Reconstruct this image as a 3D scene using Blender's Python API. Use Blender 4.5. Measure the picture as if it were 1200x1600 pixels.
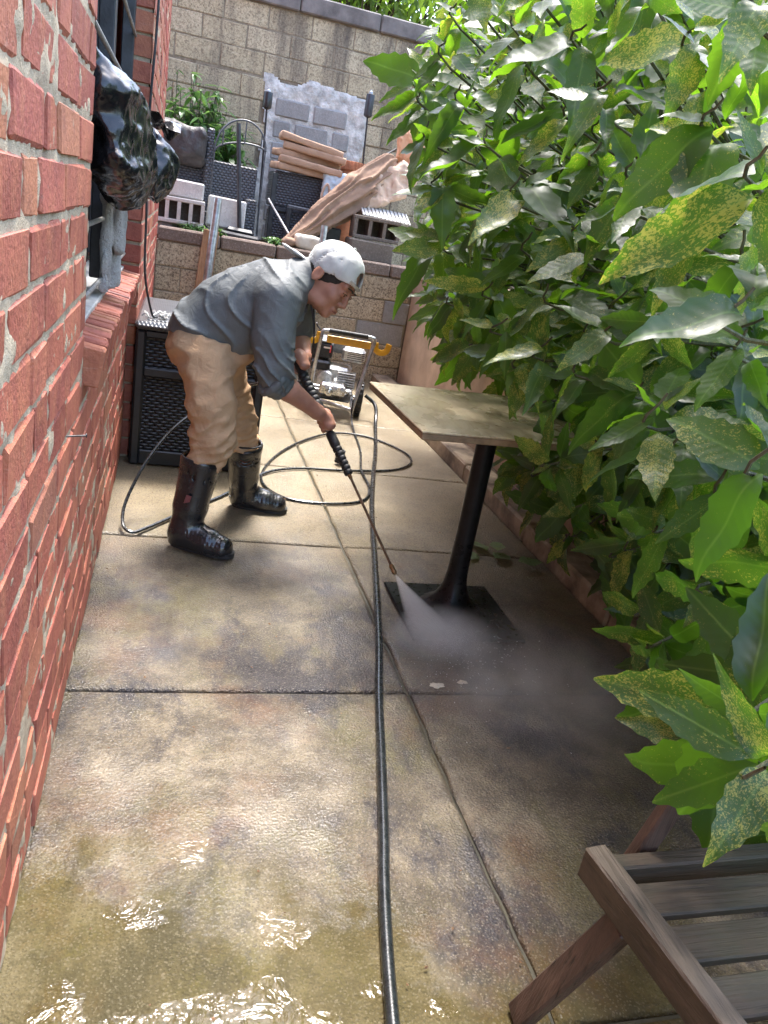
import bpy, math, random
import numpy as np
from mathutils import Vector, Matrix

random.seed(11)
for o in list(bpy.data.objects):
    bpy.data.objects.remove(o, do_unlink=True)
scene = bpy.context.scene
COL = scene.collection
R = math.radians

# ------------------------------------------------------------------ camera
cam_data = bpy.data.cameras.new("camera")
cam = bpy.data.objects.new("camera", cam_data)
COL.objects.link(cam)
cam_data.sensor_fit = 'VERTICAL'
cam_data.sensor_height = 24.0
cam_data.lens = 24.0 * 1200.0 / 1600.0
cam_data.clip_start = 0.02
cam_data.clip_end = 400.0
cx = Vector((0.95679716, -0.23516305, 0.17098986))      # camera right in world
cy = Vector((0.07235634, -0.37700742, -0.92337964))     # camera down in world
cz = Vector((0.28160922, 0.89585922, -0.34370409))      # camera forward in world
rot = Matrix((cx, -cy, -cz)).transposed()
cam.matrix_world = Matrix.Translation((0, 0, 1.35)) @ rot.to_4x4()
scene.camera = cam

# ------------------------------------------------------------------ sky, sun, exposure
SUN_EL, SUN_AZ = R(68), R(12)            # azimuth measured from +Y towards +X
world = bpy.data.worlds.new("World")
scene.world = world
world.use_nodes = True
wn = world.node_tree
for n in list(wn.nodes):
    wn.nodes.remove(n)
sky = wn.nodes.new("ShaderNodeTexSky")
sky.sky_type = 'NISHITA'
sky.sun_disc = False
sky.sun_elevation = SUN_EL
sky.sun_rotation = SUN_AZ
sky.altitude = 0
sky.air_density = 1.0
sky.dust_density = 2.5
sky.ozone_density = 0.5
bg = wn.nodes.new("ShaderNodeBackground")
bg.inputs[1].default_value = 0.15
wo = wn.nodes.new("ShaderNodeOutputWorld")
wn.links.new(sky.outputs[0], bg.inputs[0])
wn.links.new(bg.outputs[0], wo.inputs[0])
sd = bpy.data.lights.new("sun", 'SUN')
sd.energy = 1.2
sd.angle = R(13)
sd.color = (1.0, 0.97, 0.93)
sun = bpy.data.objects.new("sun", sd)
COL.objects.link(sun)
to_sun = Vector((math.sin(SUN_AZ) * math.cos(SUN_EL), math.cos(SUN_AZ) * math.cos(SUN_EL), math.sin(SUN_EL)))
sun.rotation_euler = to_sun.to_track_quat('Z', 'Y').to_euler()
sun.location = (3, 6, 8)
scene.view_settings.view_transform = 'Standard'
scene.view_settings.look = 'None'
scene.view_settings.exposure = 2.75
scene.view_settings.gamma = 1.0
scene.view_settings.use_curve_mapping = False
scene.render.engine = 'CYCLES'
scene.cycles.max_bounces = 8
scene.cycles.transparent_max_bounces = 16
scene.cycles.volume_bounces = 3
scene.cycles.use_denoising = True

# ------------------------------------------------------------------ helpers: objects
def tag(o, label=None, cat=None, group=None, kind=None):
    if label: o["label"] = label
    if cat: o["category"] = cat
    if group: o["group"] = group
    if kind: o["kind"] = kind
    return o

def wloc(o):
    p = Vector((0, 0, 0))
    while o is not None:
        p += Vector(o.location)
        o = o.parent
    return p

def empty(name, loc=(0, 0, 0), parent=None):
    o = bpy.data.objects.new(name, None)
    o.empty_display_size = 0.05
    COL.objects.link(o)
    o.location = loc
    if parent: o.parent = parent
    return o

def thing(name, loc, label, cat, group=None):
    return tag(empty(name, loc), label, cat, group)

def link_mesh(name, me, m=None, parent=None, loc=None):
    o = bpy.data.objects.new(name, me)
    COL.objects.link(o)
    if m is not None and not me.materials:
        me.materials.append(m)
    if parent is not None:
        o.parent = parent
    if loc is not None:
        o.location = loc
    return o

def copy_tree(o, parent=None):
    c = o.copy()
    COL.objects.link(c)
    c.parent = parent
    for ch in list(o.children):
        copy_tree(ch, c)
    return c

def rotm(rx=0, ry=0, rz=0):
    return (Matrix.Rotation(rz, 3, 'Z') @ Matrix.Rotation(ry, 3, 'Y') @ Matrix.Rotation(rx, 3, 'X'))

class MB:
    """collects shapes in world coordinates and links them as one mesh object"""
    def __init__(self):
        self.v = []; self.f = []
    def add(self, vs, fs):
        n = len(self.v)
        self.v += [tuple(p) for p in vs]
        self.f += [tuple(i + n for i in q) for q in fs]
        return self
    def box(self, c, s, rot=None, b=0.0, taper=None):
        c = Vector(c); hx, hy, hz = s[0] / 2, s[1] / 2, s[2] / 2
        vs = []; fs = []
        if b <= 0:
            for x in (-1, 1):
                for y in (-1, 1):
                    for z in (-1, 1):
                        vs.append(Vector((x * hx, y * hy, z * hz)))
            fs = [(0, 1, 3, 2), (4, 6, 7, 5), (0, 4, 5, 1), (2, 3, 7, 6), (0, 2, 6, 4), (1, 5, 7, 3)]
        else:
            b = min(b, hx * .9, hy * .9, hz * .9)
            idx = {}
            for x in (-1, 1):
                for y in (-1, 1):
                    for z in (-1, 1):
                        for a in range(3):
                            d = [hx - b, hy - b, hz - b]
                            d[a] = (hx, hy, hz)[a]
                            idx[(x, y, z, a)] = len(vs)
                            vs.append(Vector((x * d[0], y * d[1], z * d[2])))
            def I(x, y, z, a): return idx[(x, y, z, a)]
            for s_ in (-1, 1):
                q = [(s_, -1, -1), (s_, 1, -1), (s_, 1, 1), (s_, -1, 1)]
                fs.append(tuple(I(*p, 0) for p in (q if s_ > 0 else q[::-1])))
                q = [(-1, s_, -1), (1, s_, -1), (1, s_, 1), (-1, s_, 1)]
                fs.append(tuple(I(*p, 1) for p in (q[::-1] if s_ > 0 else q)))
                q = [(-1, -1, s_), (1, -1, s_), (1, 1, s_), (-1, 1, s_)]
                fs.append(tuple(I(*p, 2) for p in (q if s_ > 0 else q[::-1])))
            for a_ in (-1, 1):
                for b_ in (-1, 1):
                    fs.append((I(a_, b_, -1, 0), I(a_, b_, -1, 1), I(a_, b_, 1, 1), I(a_, b_, 1, 0)) if a_ * b_ > 0 else
                              (I(a_, b_, -1, 0), I(a_, b_, 1, 0), I(a_, b_, 1, 1), I(a_, b_, -1, 1)))
                    fs.append((I(a_, -1, b_, 0), I(a_, -1, b_, 2), I(a_, 1, b_, 2), I(a_, 1, b_, 0)) if a_ * b_ < 0 else
                              (I(a_, -1, b_, 0), I(a_, 1, b_, 0), I(a_, 1, b_, 2), I(a_, -1, b_, 2)))
                    fs.append((I(-1, a_, b_, 1), I(-1, a_, b_, 2), I(1, a_, b_, 2), I(1, a_, b_, 1)) if a_ * b_ > 0 else
                              (I(-1, a_, b_, 1), I(1, a_, b_, 1), I(1, a_, b_, 2), I(-1, a_, b_, 2)))
            for x in (-1, 1):
                for y in (-1, 1):
                    for z in (-1, 1):
                        t = (I(x, y, z, 0), I(x, y, z, 1), I(x, y, z, 2))
                        fs.append(t if x * y * z > 0 else t[::-1])
        if taper:
            for p in vs:
                k = (p.z + hz) / (2 * hz)
                p.x *= 1 + (taper - 1) * k; p.y *= 1 + (taper - 1) * k
        if rot is not None:
            vs = [rot @ p for p in vs]
        return self.add([p + c for p in vs], fs)
    def tube(self, pts, r, n=8, cap=True, flat=1.0, up=None):
        pts = [Vector(p) for p in pts]
        m = len(pts)
        rs = list(r) if hasattr(r, '__len__') else [r] * m
        vs = []; fs = []
        t0 = (pts[1] - pts[0]).normalized()
        ref = Vector(up) if up is not None else (Vector((0, 0, 1)) if abs(t0.z) < .9 else Vector((1, 0, 0)))
        u = (ref - t0 * ref.dot(t0)).normalized()
        for i in range(m):
            if i == 0: t = pts[1] - pts[0]
            elif i == m - 1: t = pts[-1] - pts[-2]
            else: t = (pts[i + 1] - pts[i]).normalized() + (pts[i] - pts[i - 1]).normalized()
            if t.length < 1e-9: t = t0.copy()
            t.normalize()
            u = u - t * u.dot(t)
            if u.length < 1e-6: u = t.orthogonal()
            u.normalize()
            w = t.cross(u)
            for k in range(n):
                a = 2 * math.pi * k / n
                vs.append(pts[i] + u * (rs[i] * flat * math.cos(a)) + w * (rs[i] * math.sin(a)))
        for i in range(m - 1):
            for k in range(n):
                a = i * n + k; b = i * n + (k + 1) % n
                fs.append((a, b, b + n, a + n))
        if cap:
            fs.append(tuple(range(n))[::-1])
            fs.append(tuple(range((m - 1) * n, m * n)))
        return self.add(vs, fs)
    def lathe(self, prof, o, n=16, rot=None, cap=True):
        o = Vector(o); vs = []; fs = []
        for (r, z) in prof:
            for k in range(n):
                a = 2 * math.pi * k / n
                p = Vector((r * math.cos(a), r * math.sin(a), z))
                vs.append(o + (rot @ p if rot is not None else p))
        m = len(prof)
        for i in range(m - 1):
            for k in range(n):
                a = i * n + k; b = i * n + (k + 1) % n
                fs.append((a, b, b + n, a + n))
        if cap:
            fs.append(tuple(range(n))[::-1]); fs.append(tuple(range((m - 1) * n, m * n)))
        return self.add(vs, fs)
    def prism(self, poly, z0, z1, M3=None, o=(0, 0, 0)):
        o = Vector(o); n = len(poly)
        vs = [Vector((x, y, z0)) for x, y in poly] + [Vector((x, y, z1)) for x, y in poly]
        fs = [tuple(range(n))[::-1], tuple(range(n, 2 * n))]
        for i in range(n):
            j = (i + 1) % n
            fs.append((i, j, j + n, i + n))
        if M3 is not None: vs = [M3 @ p for p in vs]
        return self.add([p + o for p in vs], fs)
    def torus(self, c, Rr, r, rot=None, n=24, m=8, a0=0, a1=2 * math.pi):
        full = abs(a1 - a0 - 2 * math.pi) < 1e-4
        k = n if full else n + 1
        pts = []
        for i in range(k):
            a = a0 + (a1 - a0) * i / n
            p = Vector((Rr * math.cos(a), Rr * math.sin(a), 0))
            pts.append(Vector(c) + (rot @ p if rot is not None else p))
        if full:
            vs = []; fs = []
            ax = rot @ Vector((0, 0, 1)) if rot is not None else Vector((0, 0, 1))
            for i in range(n):
                d = (pts[i] - Vector(c)).normalized()
                for j in range(m):
                    b = 2 * math.pi * j / m
                    vs.append(pts[i] + d * (r * math.cos(b)) + ax * (r * math.sin(b)))
            for i in range(n):
                for j in range(m):
                    fs.append((i * m + j, ((i + 1) % n) * m + j, ((i + 1) % n) * m + (j + 1) % m, i * m + (j + 1) % m))
            return self.add(vs, fs)
        return self.tube(pts, r, m)
    def mesh(self, name, off=Vector((0, 0, 0)), smooth=False):
        me = bpy.data.meshes.new(name)
        me.from_pydata([(p[0] - off.x, p[1] - off.y, p[2] - off.z) for p in self.v], [], self.f)
        me.update()
        if smooth:
            me.polygons.foreach_set("use_smooth", [True] * len(me.polygons))
        return me
    def build(self, name, m, parent=None, smooth=False, origin=None):
        off = wloc(parent) if parent is not None else Vector((0, 0, 0))
        if origin is not None:
            org = Vector(origin)
            me = self.mesh(name, org, smooth)
            return link_mesh(name, me, m, parent, org - off)
        if self.v:
            a = np.array(self.v, dtype=float)
            lo, hi = a.min(0), a.max(0)
            org = Vector(((lo[0] + hi[0]) / 2, (lo[1] + hi[1]) / 2, lo[2]))
        else:
            org = off
        me = self.mesh(name, org, smooth)
        if smooth:
            edge_split(me)
        return link_mesh(name, me, m, parent, org - off)

def edge_split(me, ang=40):
    try:
        me.set_sharp_from_angle(angle=R(ang))
    except Exception:
        pass

def catmull(pts, k=8):
    P = [Vector(p) for p in pts]
    P = [P[0] * 2 - P[1]] + P + [P[-1] * 2 - P[-2]]
    out = []
    for i in range(1, len(P) - 2):
        for j in range(k):
            t = j / k
            a, b, c, d = P[i - 1], P[i], P[i + 1], P[i + 2]
            out.append(.5 * ((2 * b) + (c - a) * t + (2 * a - 5 * b + 4 * c - d) * t * t + (3 * b - a - 3 * c + d) * t ** 3))
    out.append(P[-2])
    return out

# ------------------------------------------------------------------ helpers: numpy noise and implicit surfaces
def _hash(i, j, k, seed):
    n = (i.astype(np.int64) * 73856093) ^ (j.astype(np.int64) * 19349663) ^ (k.astype(np.int64) * 83492791) ^ (seed * 2654435)
    n = (n ^ (n >> 13)) * 1274126177
    n = n ^ (n >> 16)
    return (n & 0xFFFF).astype(np.float32) / 65535.0

def vnoise(x, y, z, seed=0):
    xi, yi, zi = np.floor(x), np.floor(y), np.floor(z)
    fx, fy, fz = x - xi, y - yi, z - zi
    fx = fx * fx * (3 - 2 * fx); fy = fy * fy * (3 - 2 * fy); fz = fz * fz * (3 - 2 * fz)
    xi = xi.astype(np.int64); yi = yi.astype(np.int64); zi = zi.astype(np.int64)
    r = 0
    for a in (0, 1):
        for b in (0, 1):
            for c in (0, 1):
                w = (fx if a else 1 - fx) * (fy if b else 1 - fy) * (fz if c else 1 - fz)
                r = r + w * _hash(xi + a, yi + b, zi + c, seed)
    return r * 2 - 1

class SDF:
    def __init__(s, lo, hi, res):
        s.lo = np.array(lo, np.float32); s.res = res
        s.n = [int(math.ceil((hi[i] - lo[i]) / res)) + 1 for i in range(3)]
        s.ax = [s.lo[i] + res * np.arange(s.n[i], dtype=np.float32) for i in range(3)]
        s.F = np.full(s.n, 9.0, np.float32)
    def win(s, lo, hi):
        sl = []
        for i in range(3):
            a = max(0, int((lo[i] - s.lo[i]) / s.res)); b = min(s.n[i], int((hi[i] - s.lo[i]) / s.res) + 2)
            if b <= a: return None, None
            sl.append(slice(a, b))
        X = s.ax[0][sl[0]][:, None, None]; Y = s.ax[1][sl[1]][None, :, None]; Z = s.ax[2][sl[2]][None, None, :]
        return tuple(sl), (X, Y, Z)
    def _put(s, sl, d, k, sub=False):
        f = s.F[sl]
        if sub:
            s.F[sl] = np.maximum(f, -d)
            return
        if k <= 0:
            s.F[sl] = np.minimum(f, d)
        else:
            h = np.clip(.5 + .5 * (d - f) / k, 0, 1)
            s.F[sl] = d * (1 - h) + f * h - k * h * (1 - h)
    def cap(s, a, b, ra, rb=None, k=0.02, squash=None, sub=False):
        rb = ra if rb is None else rb
        a = np.array(a, np.float32); b = np.array(b, np.float32)
        pad = max(ra, rb) + k + 4 * s.res
        sl, G = s.win(np.minimum(a, b) - pad, np.maximum(a, b) + pad)
        if sl is None: return s
        ab = b - a; L2 = float(ab @ ab) + 1e-12
        px, py, pz = G[0] - a[0], G[1] - a[1], G[2] - a[2]
        t = np.clip((px * ab[0] + py * ab[1] + pz * ab[2]) / L2, 0, 1)
        qx, qy, qz = px - t * ab[0], py - t * ab[1], pz - t * ab[2]
        if squash is not None:          # (direction, factor>1 widens along it)
            dv, fac = np.array(squash[0], np.float32), squash[1]
            dv = dv / np.linalg.norm(dv)
            c = (qx * dv[0] + qy * dv[1] + qz * dv[2]) * (1 / fac - 1)
            qx, qy, qz = qx + c * dv[0], qy + c * dv[1], qz + c * dv[2]
        d = np.sqrt(qx * qx + qy * qy + qz * qz) - (ra + (rb - ra) * t)
        s._put(sl, d.astype(np.float32), k, sub)
        return s
    def chain(s, pts, rs, k=0.02, squash=None):
        for i in range(len(pts) - 1):
            s.cap(pts[i], pts[i + 1], rs[i], rs[i + 1], k, squash)
        return s
    def ell(s, c, rad, axes=None, k=0.02, sub=False):
        c = np.array(c, np.float32)
        A = np.eye(3, dtype=np.float32) if axes is None else np.array([list(v) for v in axes], np.float32)
        pad = max(rad) + k + 4 * s.res
        sl, G = s.win(c - pad, c + pad)
        if sl is None: return s
        px, py, pz = G[0] - c[0], G[1] - c[1], G[2] - c[2]
        q = [(px * A[i][0] + py * A[i][1] + pz * A[i][2]) / rad[i] for i in range(3)]
        k0 = np.sqrt(q[0] ** 2 + q[1] ** 2 + q[2] ** 2)
        k1 = np.sqrt((q[0] / rad[0]) ** 2 + (q[1] / rad[1]) ** 2 + (q[2] / rad[2]) ** 2)
        d = k0 * (k0 - 1) / np.maximum(k1, 1e-6)
        d = np.where(k0 < .05, -min(rad), d)
        s._put(sl, d.astype(np.float32), k, sub)
        return s
    def rbox(s, c, half, axes=None, r=0.01, k=0.01, sub=False):
        c = np.array(c, np.float32)
        A = np.eye(3, dtype=np.float32) if axes is None else np.array([list(v) for v in axes], np.float32)
        pad = float(np.linalg.norm(half)) + r + k + 4 * s.res
        sl, G = s.win(c - pad, c + pad)
        if sl is None: return s
        px, py, pz = G[0] - c[0], G[1] - c[1], G[2] - c[2]
        q = [np.abs(px * A[i][0] + py * A[i][1] + pz * A[i][2]) - (half[i] - r) for i in range(3)]
        o = np.sqrt(sum(np.maximum(v, 0) ** 2 for v in q))
        d = o + np.minimum(np.maximum(np.maximum(q[0], q[1]), q[2]), 0) - r
        s._put(sl, d.astype(np.float32), k, sub)
        return s
    def halfcut(s, p, nrm):            # remove what lies on the side nrm points to
        p = np.array(p, np.float32); n = np.array(nrm, np.float32); n /= np.linalg.norm(n)
        d = (s.ax[0][:, None, None] - p[0]) * n[0] + (s.ax[1][None, :, None] - p[1]) * n[1] + (s.ax[2][None, None, :] - p[2]) * n[2]
        s.F = np.maximum(s.F, d.astype(np.float32))
        return s
    def disp(s, fn, band=0.05):
        I = np.nonzero(np.abs(s.F) < band)
        x, y, z = s.ax[0][I[0]], s.ax[1][I[1]], s.ax[2][I[2]]
        s.F[I] += fn(x, y, z).astype(np.float32)
        return s
    def mesh(s, name, off=Vector((0, 0, 0))):
        F = s.F
        ins = F < 0
        c = ins[:-1, :-1, :-1].astype(np.int8)
        tot = np.zeros_like(c)
        for i in (0, 1):
            for j in (0, 1):
                for k in (0, 1):
                    tot += ins[i:F.shape[0] - 1 + i, j:F.shape[1] - 1 + j, k:F.shape[2] - 1 + k]
        act = (tot > 0) & (tot < 8)
        I = np.argwhere(act)
        idx = np.full(act.shape, -1, np.int64)
        idx[act] = np.arange(len(I))
        acc = np.zeros((len(I), 3)); cnt = np.zeros(len(I))
        offs = [(i, j, k) for i in (0, 1) for j in (0, 1) for k in (0, 1)]
        val = {o: F[I[:, 0] + o[0], I[:, 1] + o[1], I[:, 2] + o[2]].astype(float) for o in offs}
        for o in offs:
            for a in range(3):
                if o[a] == 0:
                    p = list(o); p[a] = 1; p = tuple(p)
                    va, vb = val[o], val[p]
                    m = (va < 0) != (vb < 0)
                    t = np.where(m, va / np.where(np.abs(va - vb) < 1e-9, 1, va - vb), 0)
                    pt = np.tile(np.array(o, float), (len(I), 1)); pt[:, a] = t
                    acc[m] += pt[m]; cnt[m] += 1
        V = (I + acc / np.maximum(cnt, 1)[:, None]) * s.res + s.lo
        faces = []
        for a in range(3):
            b, c2 = (a + 1) % 3, (a + 2) % 3
            sl0 = [slice(None)] * 3; sl1 = [slice(None)] * 3
            sl0[a] = slice(0, -1); sl1[a] = slice(1, None)
            A0, A1 = ins[tuple(sl0)], ins[tuple(sl1)]
            ch = np.argwhere(A0 != A1)
            ok = (ch[:, b] > 0) & (ch[:, c2] > 0) & (ch[:, b] < act.shape[b]) & (ch[:, c2] < act.shape[c2])
            ch = ch[ok]
            eb = np.zeros(3, int); eb[b] = 1
            ec = np.zeros(3, int); ec[c2] = 1
            g = lambda q: idx[q[:, 0], q[:, 1], q[:, 2]]
            q = np.stack([g(ch), g(ch - eb), g(ch - eb - ec), g(ch - ec)], 1)
            flip = ~A0[ch[:, 0], ch[:, 1], ch[:, 2]]
            q[flip] = q[flip][:, ::-1]
            faces.append(q[(q >= 0).all(1)])
        Q = np.concatenate(faces)
        me = bpy.data.meshes.new(name)
        V = V - np.array(off)
        me.vertices.add(len(V)); me.vertices.foreach_set("co", V.astype(np.float32).ravel())
        me.loops.add(len(Q) * 4); me.loops.foreach_set("vertex_index", Q.astype(np.int32).ravel())
        me.polygons.add(len(Q)); me.polygons.foreach_set("loop_start", np.arange(0, len(Q) * 4, 4, dtype=np.int32))
        me.polygons.foreach_set("use_smooth", np.ones(len(Q), bool))
        me.update(calc_edges=True)
        me.validate()
        return me
    def build(s, name, m, parent=None):
        off = wloc(parent) if parent is not None else Vector((0, 0, 0))
        return link_mesh(name, s.mesh(name, off), m, parent)

# ------------------------------------------------------------------ materials
class NT:
    def __init__(s, name):
        s.m = bpy.data.materials.new(name)
        s.m.use_nodes = True
        s.t = s.m.node_tree
        for n in list(s.t.nodes): s.t.nodes.remove(n)
        s.out = s.t.nodes.new("ShaderNodeOutputMaterial")
    def n(s, typ, **kw):
        nd = s.t.nodes.new(typ)
        for k, v in kw.items():
            if k.startswith("i_"):
                key = k[2:]
                key = int(key) if key.isdigit() else key.replace("_", " ")
                s.set(nd.inputs[key], v)
            else:
                setattr(nd, k, v)
        return nd
    def set(s, sock, v):
        if isinstance(v, bpy.types.NodeSocket):
            s.t.links.new(v, sock)
        elif isinstance(v, bpy.types.Node):
            s.t.links.new(v.outputs[0], sock)
        else:
            if hasattr(sock.default_value, '__len__') and not hasattr(v, '__len__'):
                v = (v, v, v, 1)[:len(sock.default_value)]
            if hasattr(v, '__len__') and len(v) == 3 and len(sock.default_value) == 4:
                v = (*v, 1)
            sock.default_value = v
    def coord(s, which="Object"):
        return s.n("ShaderNodeTexCoord").outputs[which]
    def pos(s):
        return s.n("ShaderNodeNewGeometry").outputs["Position"]
    def mapping(s, vec, scale=(1, 1, 1), loc=(0, 0, 0), rot=(0, 0, 0)):
        return s.n("ShaderNodeMapping", i_Vector=vec, i_Scale=scale, i_Location=loc, i_Rotation=rot).outputs[0]
    def noise(s, vec, scale, detail=4, rough=.55, dist=0, dim='3D'):
        return s.n("ShaderNodeTexNoise", i_Vector=vec, i_Scale=scale, i_Detail=detail, i_Roughness=rough, i_Distortion=dist).outputs[0]
    def voronoi(s, vec, scale, feature='F1', out="Distance", rnd=1.0):
        return s.n("ShaderNodeTexVoronoi", feature=feature, i_Vector=vec, i_Scale=scale, i_Randomness=rnd).outputs[out]
    def ramp(s, fac, stops, interp='LINEAR'):
        r = s.n("ShaderNodeValToRGB", i_Fac=fac)
        r.color_ramp.interpolation = interp
        e = r.color_ramp.elements
        while len(e) < len(stops): e.new(0.5)
        for i, (p, c) in enumerate(stops):
            e[i].position = p
            c = c if hasattr(c, '__len__') else (c, c, c)
            e[i].color = (*c, 1) if len(c) == 3 else c
        return r.outputs[0]
    def mix(s, fac, a, b, mode='MIX'):
        nd = s.n("ShaderNodeMix", data_type='RGBA', blend_type=mode)
        s.set(nd.inputs[0], fac); s.set(nd.inputs[6], a); s.set(nd.inputs[7], b)
        return nd.outputs[2]
    def math(s, op, a, b=None, c=None, clamp=False):
        nd = s.n("ShaderNodeMath", operation=op, use_clamp=clamp)
        s.set(nd.inputs[0], a)
        if b is not None: s.set(nd.inputs[1], b)
        if c is not None: s.set(nd.inputs[2], c)
        return nd.outputs[0]
    def vmath(s, op, a, b):
        nd = s.n("ShaderNodeVectorMath", operation=op)
        s.set(nd.inputs[0], a); s.set(nd.inputs[1], b)
        return nd.outputs[0]
    def rnd(s):
        return s.n("ShaderNodeObjectInfo").outputs["Random"]
    def bump(s, h, strength=.5, dist=.01, normal=None):
        b = s.n("ShaderNodeBump", i_Height=h, i_Strength=strength, i_Distance=dist)
        if normal is not None: s.set(b.inputs["Normal"], normal)
        return b.outputs[0]
    def bsdf(s, base=.5, rough=.5, normal=None, metal=0, spec=.5, **kw):
        b = s.n("ShaderNodeBsdfPrincipled")
        s.set(b.inputs["Base Color"], base); s.set(b.inputs["Roughness"], rough); s.set(b.inputs["Metallic"], metal)
        s.set(b.inputs["Specular IOR Level"], spec)
        if normal is not None: s.set(b.inputs["Normal"], normal)
        for k, v in kw.items(): s.set(b.inputs[k.replace("_", " ")], v)
        return b
    def done(s, sh):
        s.t.links.new(sh.outputs[0] if isinstance(sh, bpy.types.Node) else sh, s.out.inputs["Surface"])
        return s.m

def simple(name, col, rough=.5, metal=0, var=.12, scale=12, bump=.0, bscale=60, spec=.5, coat=0, dirt=None, bdist=.004):
    t = NT(name)
    v = t.vmath('ADD', t.coord(), t.n("ShaderNodeObjectInfo").outputs["Location"])
    n1 = t.noise(v, scale, 5, .6)
    c0 = tuple(max(0, x * (1 - var * 1.6)) for x in col); c1 = tuple(min(1, x * (1 + var * 1.6)) for x in col)
    base = t.ramp(n1, [(.3, c0), (.7, c1)])
    if dirt is not None:
        dn = t.noise(v, scale * .35, 6, .7)
        base = t.mix(t.ramp(dn, [(.48, 0), (.66, .8)]), base, dirt)
    rr = t.ramp(t.noise(v, scale * 2.3, 3), [(.3, max(.02, rough * .8)), (.7, min(1, rough * 1.2))])
    nm = t.bump(t.noise(v, bscale, 5, .6), bump, bdist) if bump else None
    return t.done(t.bsdf(base, rr, nm, metal, spec, Coat_Weight=coat))

M = {}
# --- brick
def mk_brick():
    t = NT("brick_clay")
    r = t.rnd(); loc = t.n("ShaderNodeObjectInfo").outputs["Location"]
    v = t.vmath('ADD', t.coord(), loc)
    col = t.ramp(r, [(0, (.27, .075, .052)), (.3, (.36, .108, .070)), (.55, (.43, .142, .088)), (.8, (.32, .088, .066)), (.93, (.47, .19, .098)), (1, (.21, .085, .075))])
    # vertical smears left by the face texture
    sm = t.noise(t.mapping(v, (1, 2.6, 1.5)), 4.5, 6, .65, .5)
    col = t.mix(t.ramp(sm, [(.46, 0), (.72, .65)]), col, (.50, .20, .10))
    dk = t.noise(v, 9, 6, .7)
    col = t.mix(t.ramp(dk, [(.5, 0), (.78, .7)]), col, (.13, .035, .03))
    pale = t.noise(t.mapping(v, (1, 5, 9)), 7, 6, .75)
    col = t.mix(t.ramp(pale, [(.60, 0), (.76, .5)]), col, (.52, .40, .33))
    h = t.math('ADD', t.noise(t.mapping(v, (1, 1.4, 1)), 90, 4, .6), t.math('MULTIPLY', sm, 1.5))
    return t.done(t.bsdf(col, t.ramp(dk, [(.3, .52), (.8, .8)]), t.bump(h, .8, .005), spec=.35))
M["brick"] = mk_brick()

def mk_joined_brick():
    t = NT("brick_clay_far")
    p = t.pos()
    cell = t.voronoi(t.mapping(p, (.0, 3.4, 10.3)), 1.0, out="Color")
    col = t.ramp(t.n("ShaderNodeSeparateColor", i_Color=cell).outputs[0], [(0, (.27, .06, .045)), (.5, (.40, .10, .065)), (1, (.33, .075, .055))])
    n = t.noise(p, 9, 6, .7)
    col = t.mix(t.ramp(n, [(.5, 0), (.78, .6)]), col, (.16, .04, .035))
    return t.done(t.bsdf(col, .7, t.bump(t.noise(p, 80, 4), .5, .004), spec=.3))
M["brick_far"] = mk_joined_brick()

def mk_mortar():
    t = NT("mortar")
    p = t.pos()
    col = t.ramp(t.noise(p, 22, 6, .7), [(.25, (.33, .265, .185)), (.6, (.50, .42, .30)), (.85, (.62, .54, .41))])
    col = t.mix(t.ramp(t.noise(p, 3, 5, .6), [(.5, 0), (.75, .5)]), col, (.24, .18, .13))
    return t.done(t.bsdf(col, .9, t.bump(t.noise(p, 130, 5, .7), .8, .006), spec=.25))
M["mortar"] = mk_mortar()

def mk_old_mortar():
    t = NT("old_mortar")
    p = t.pos()
    col = t.ramp(t.noise(p, 14, 6, .7), [(.3, (.15, .125, .09)), (.7, (.33, .285, .21))])
    return t.done(t.bsdf(col, .95, t.bump(t.noise(p, 90, 4, .7), .8, .006), spec=.2))
M["old_mortar"] = mk_old_mortar()
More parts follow.
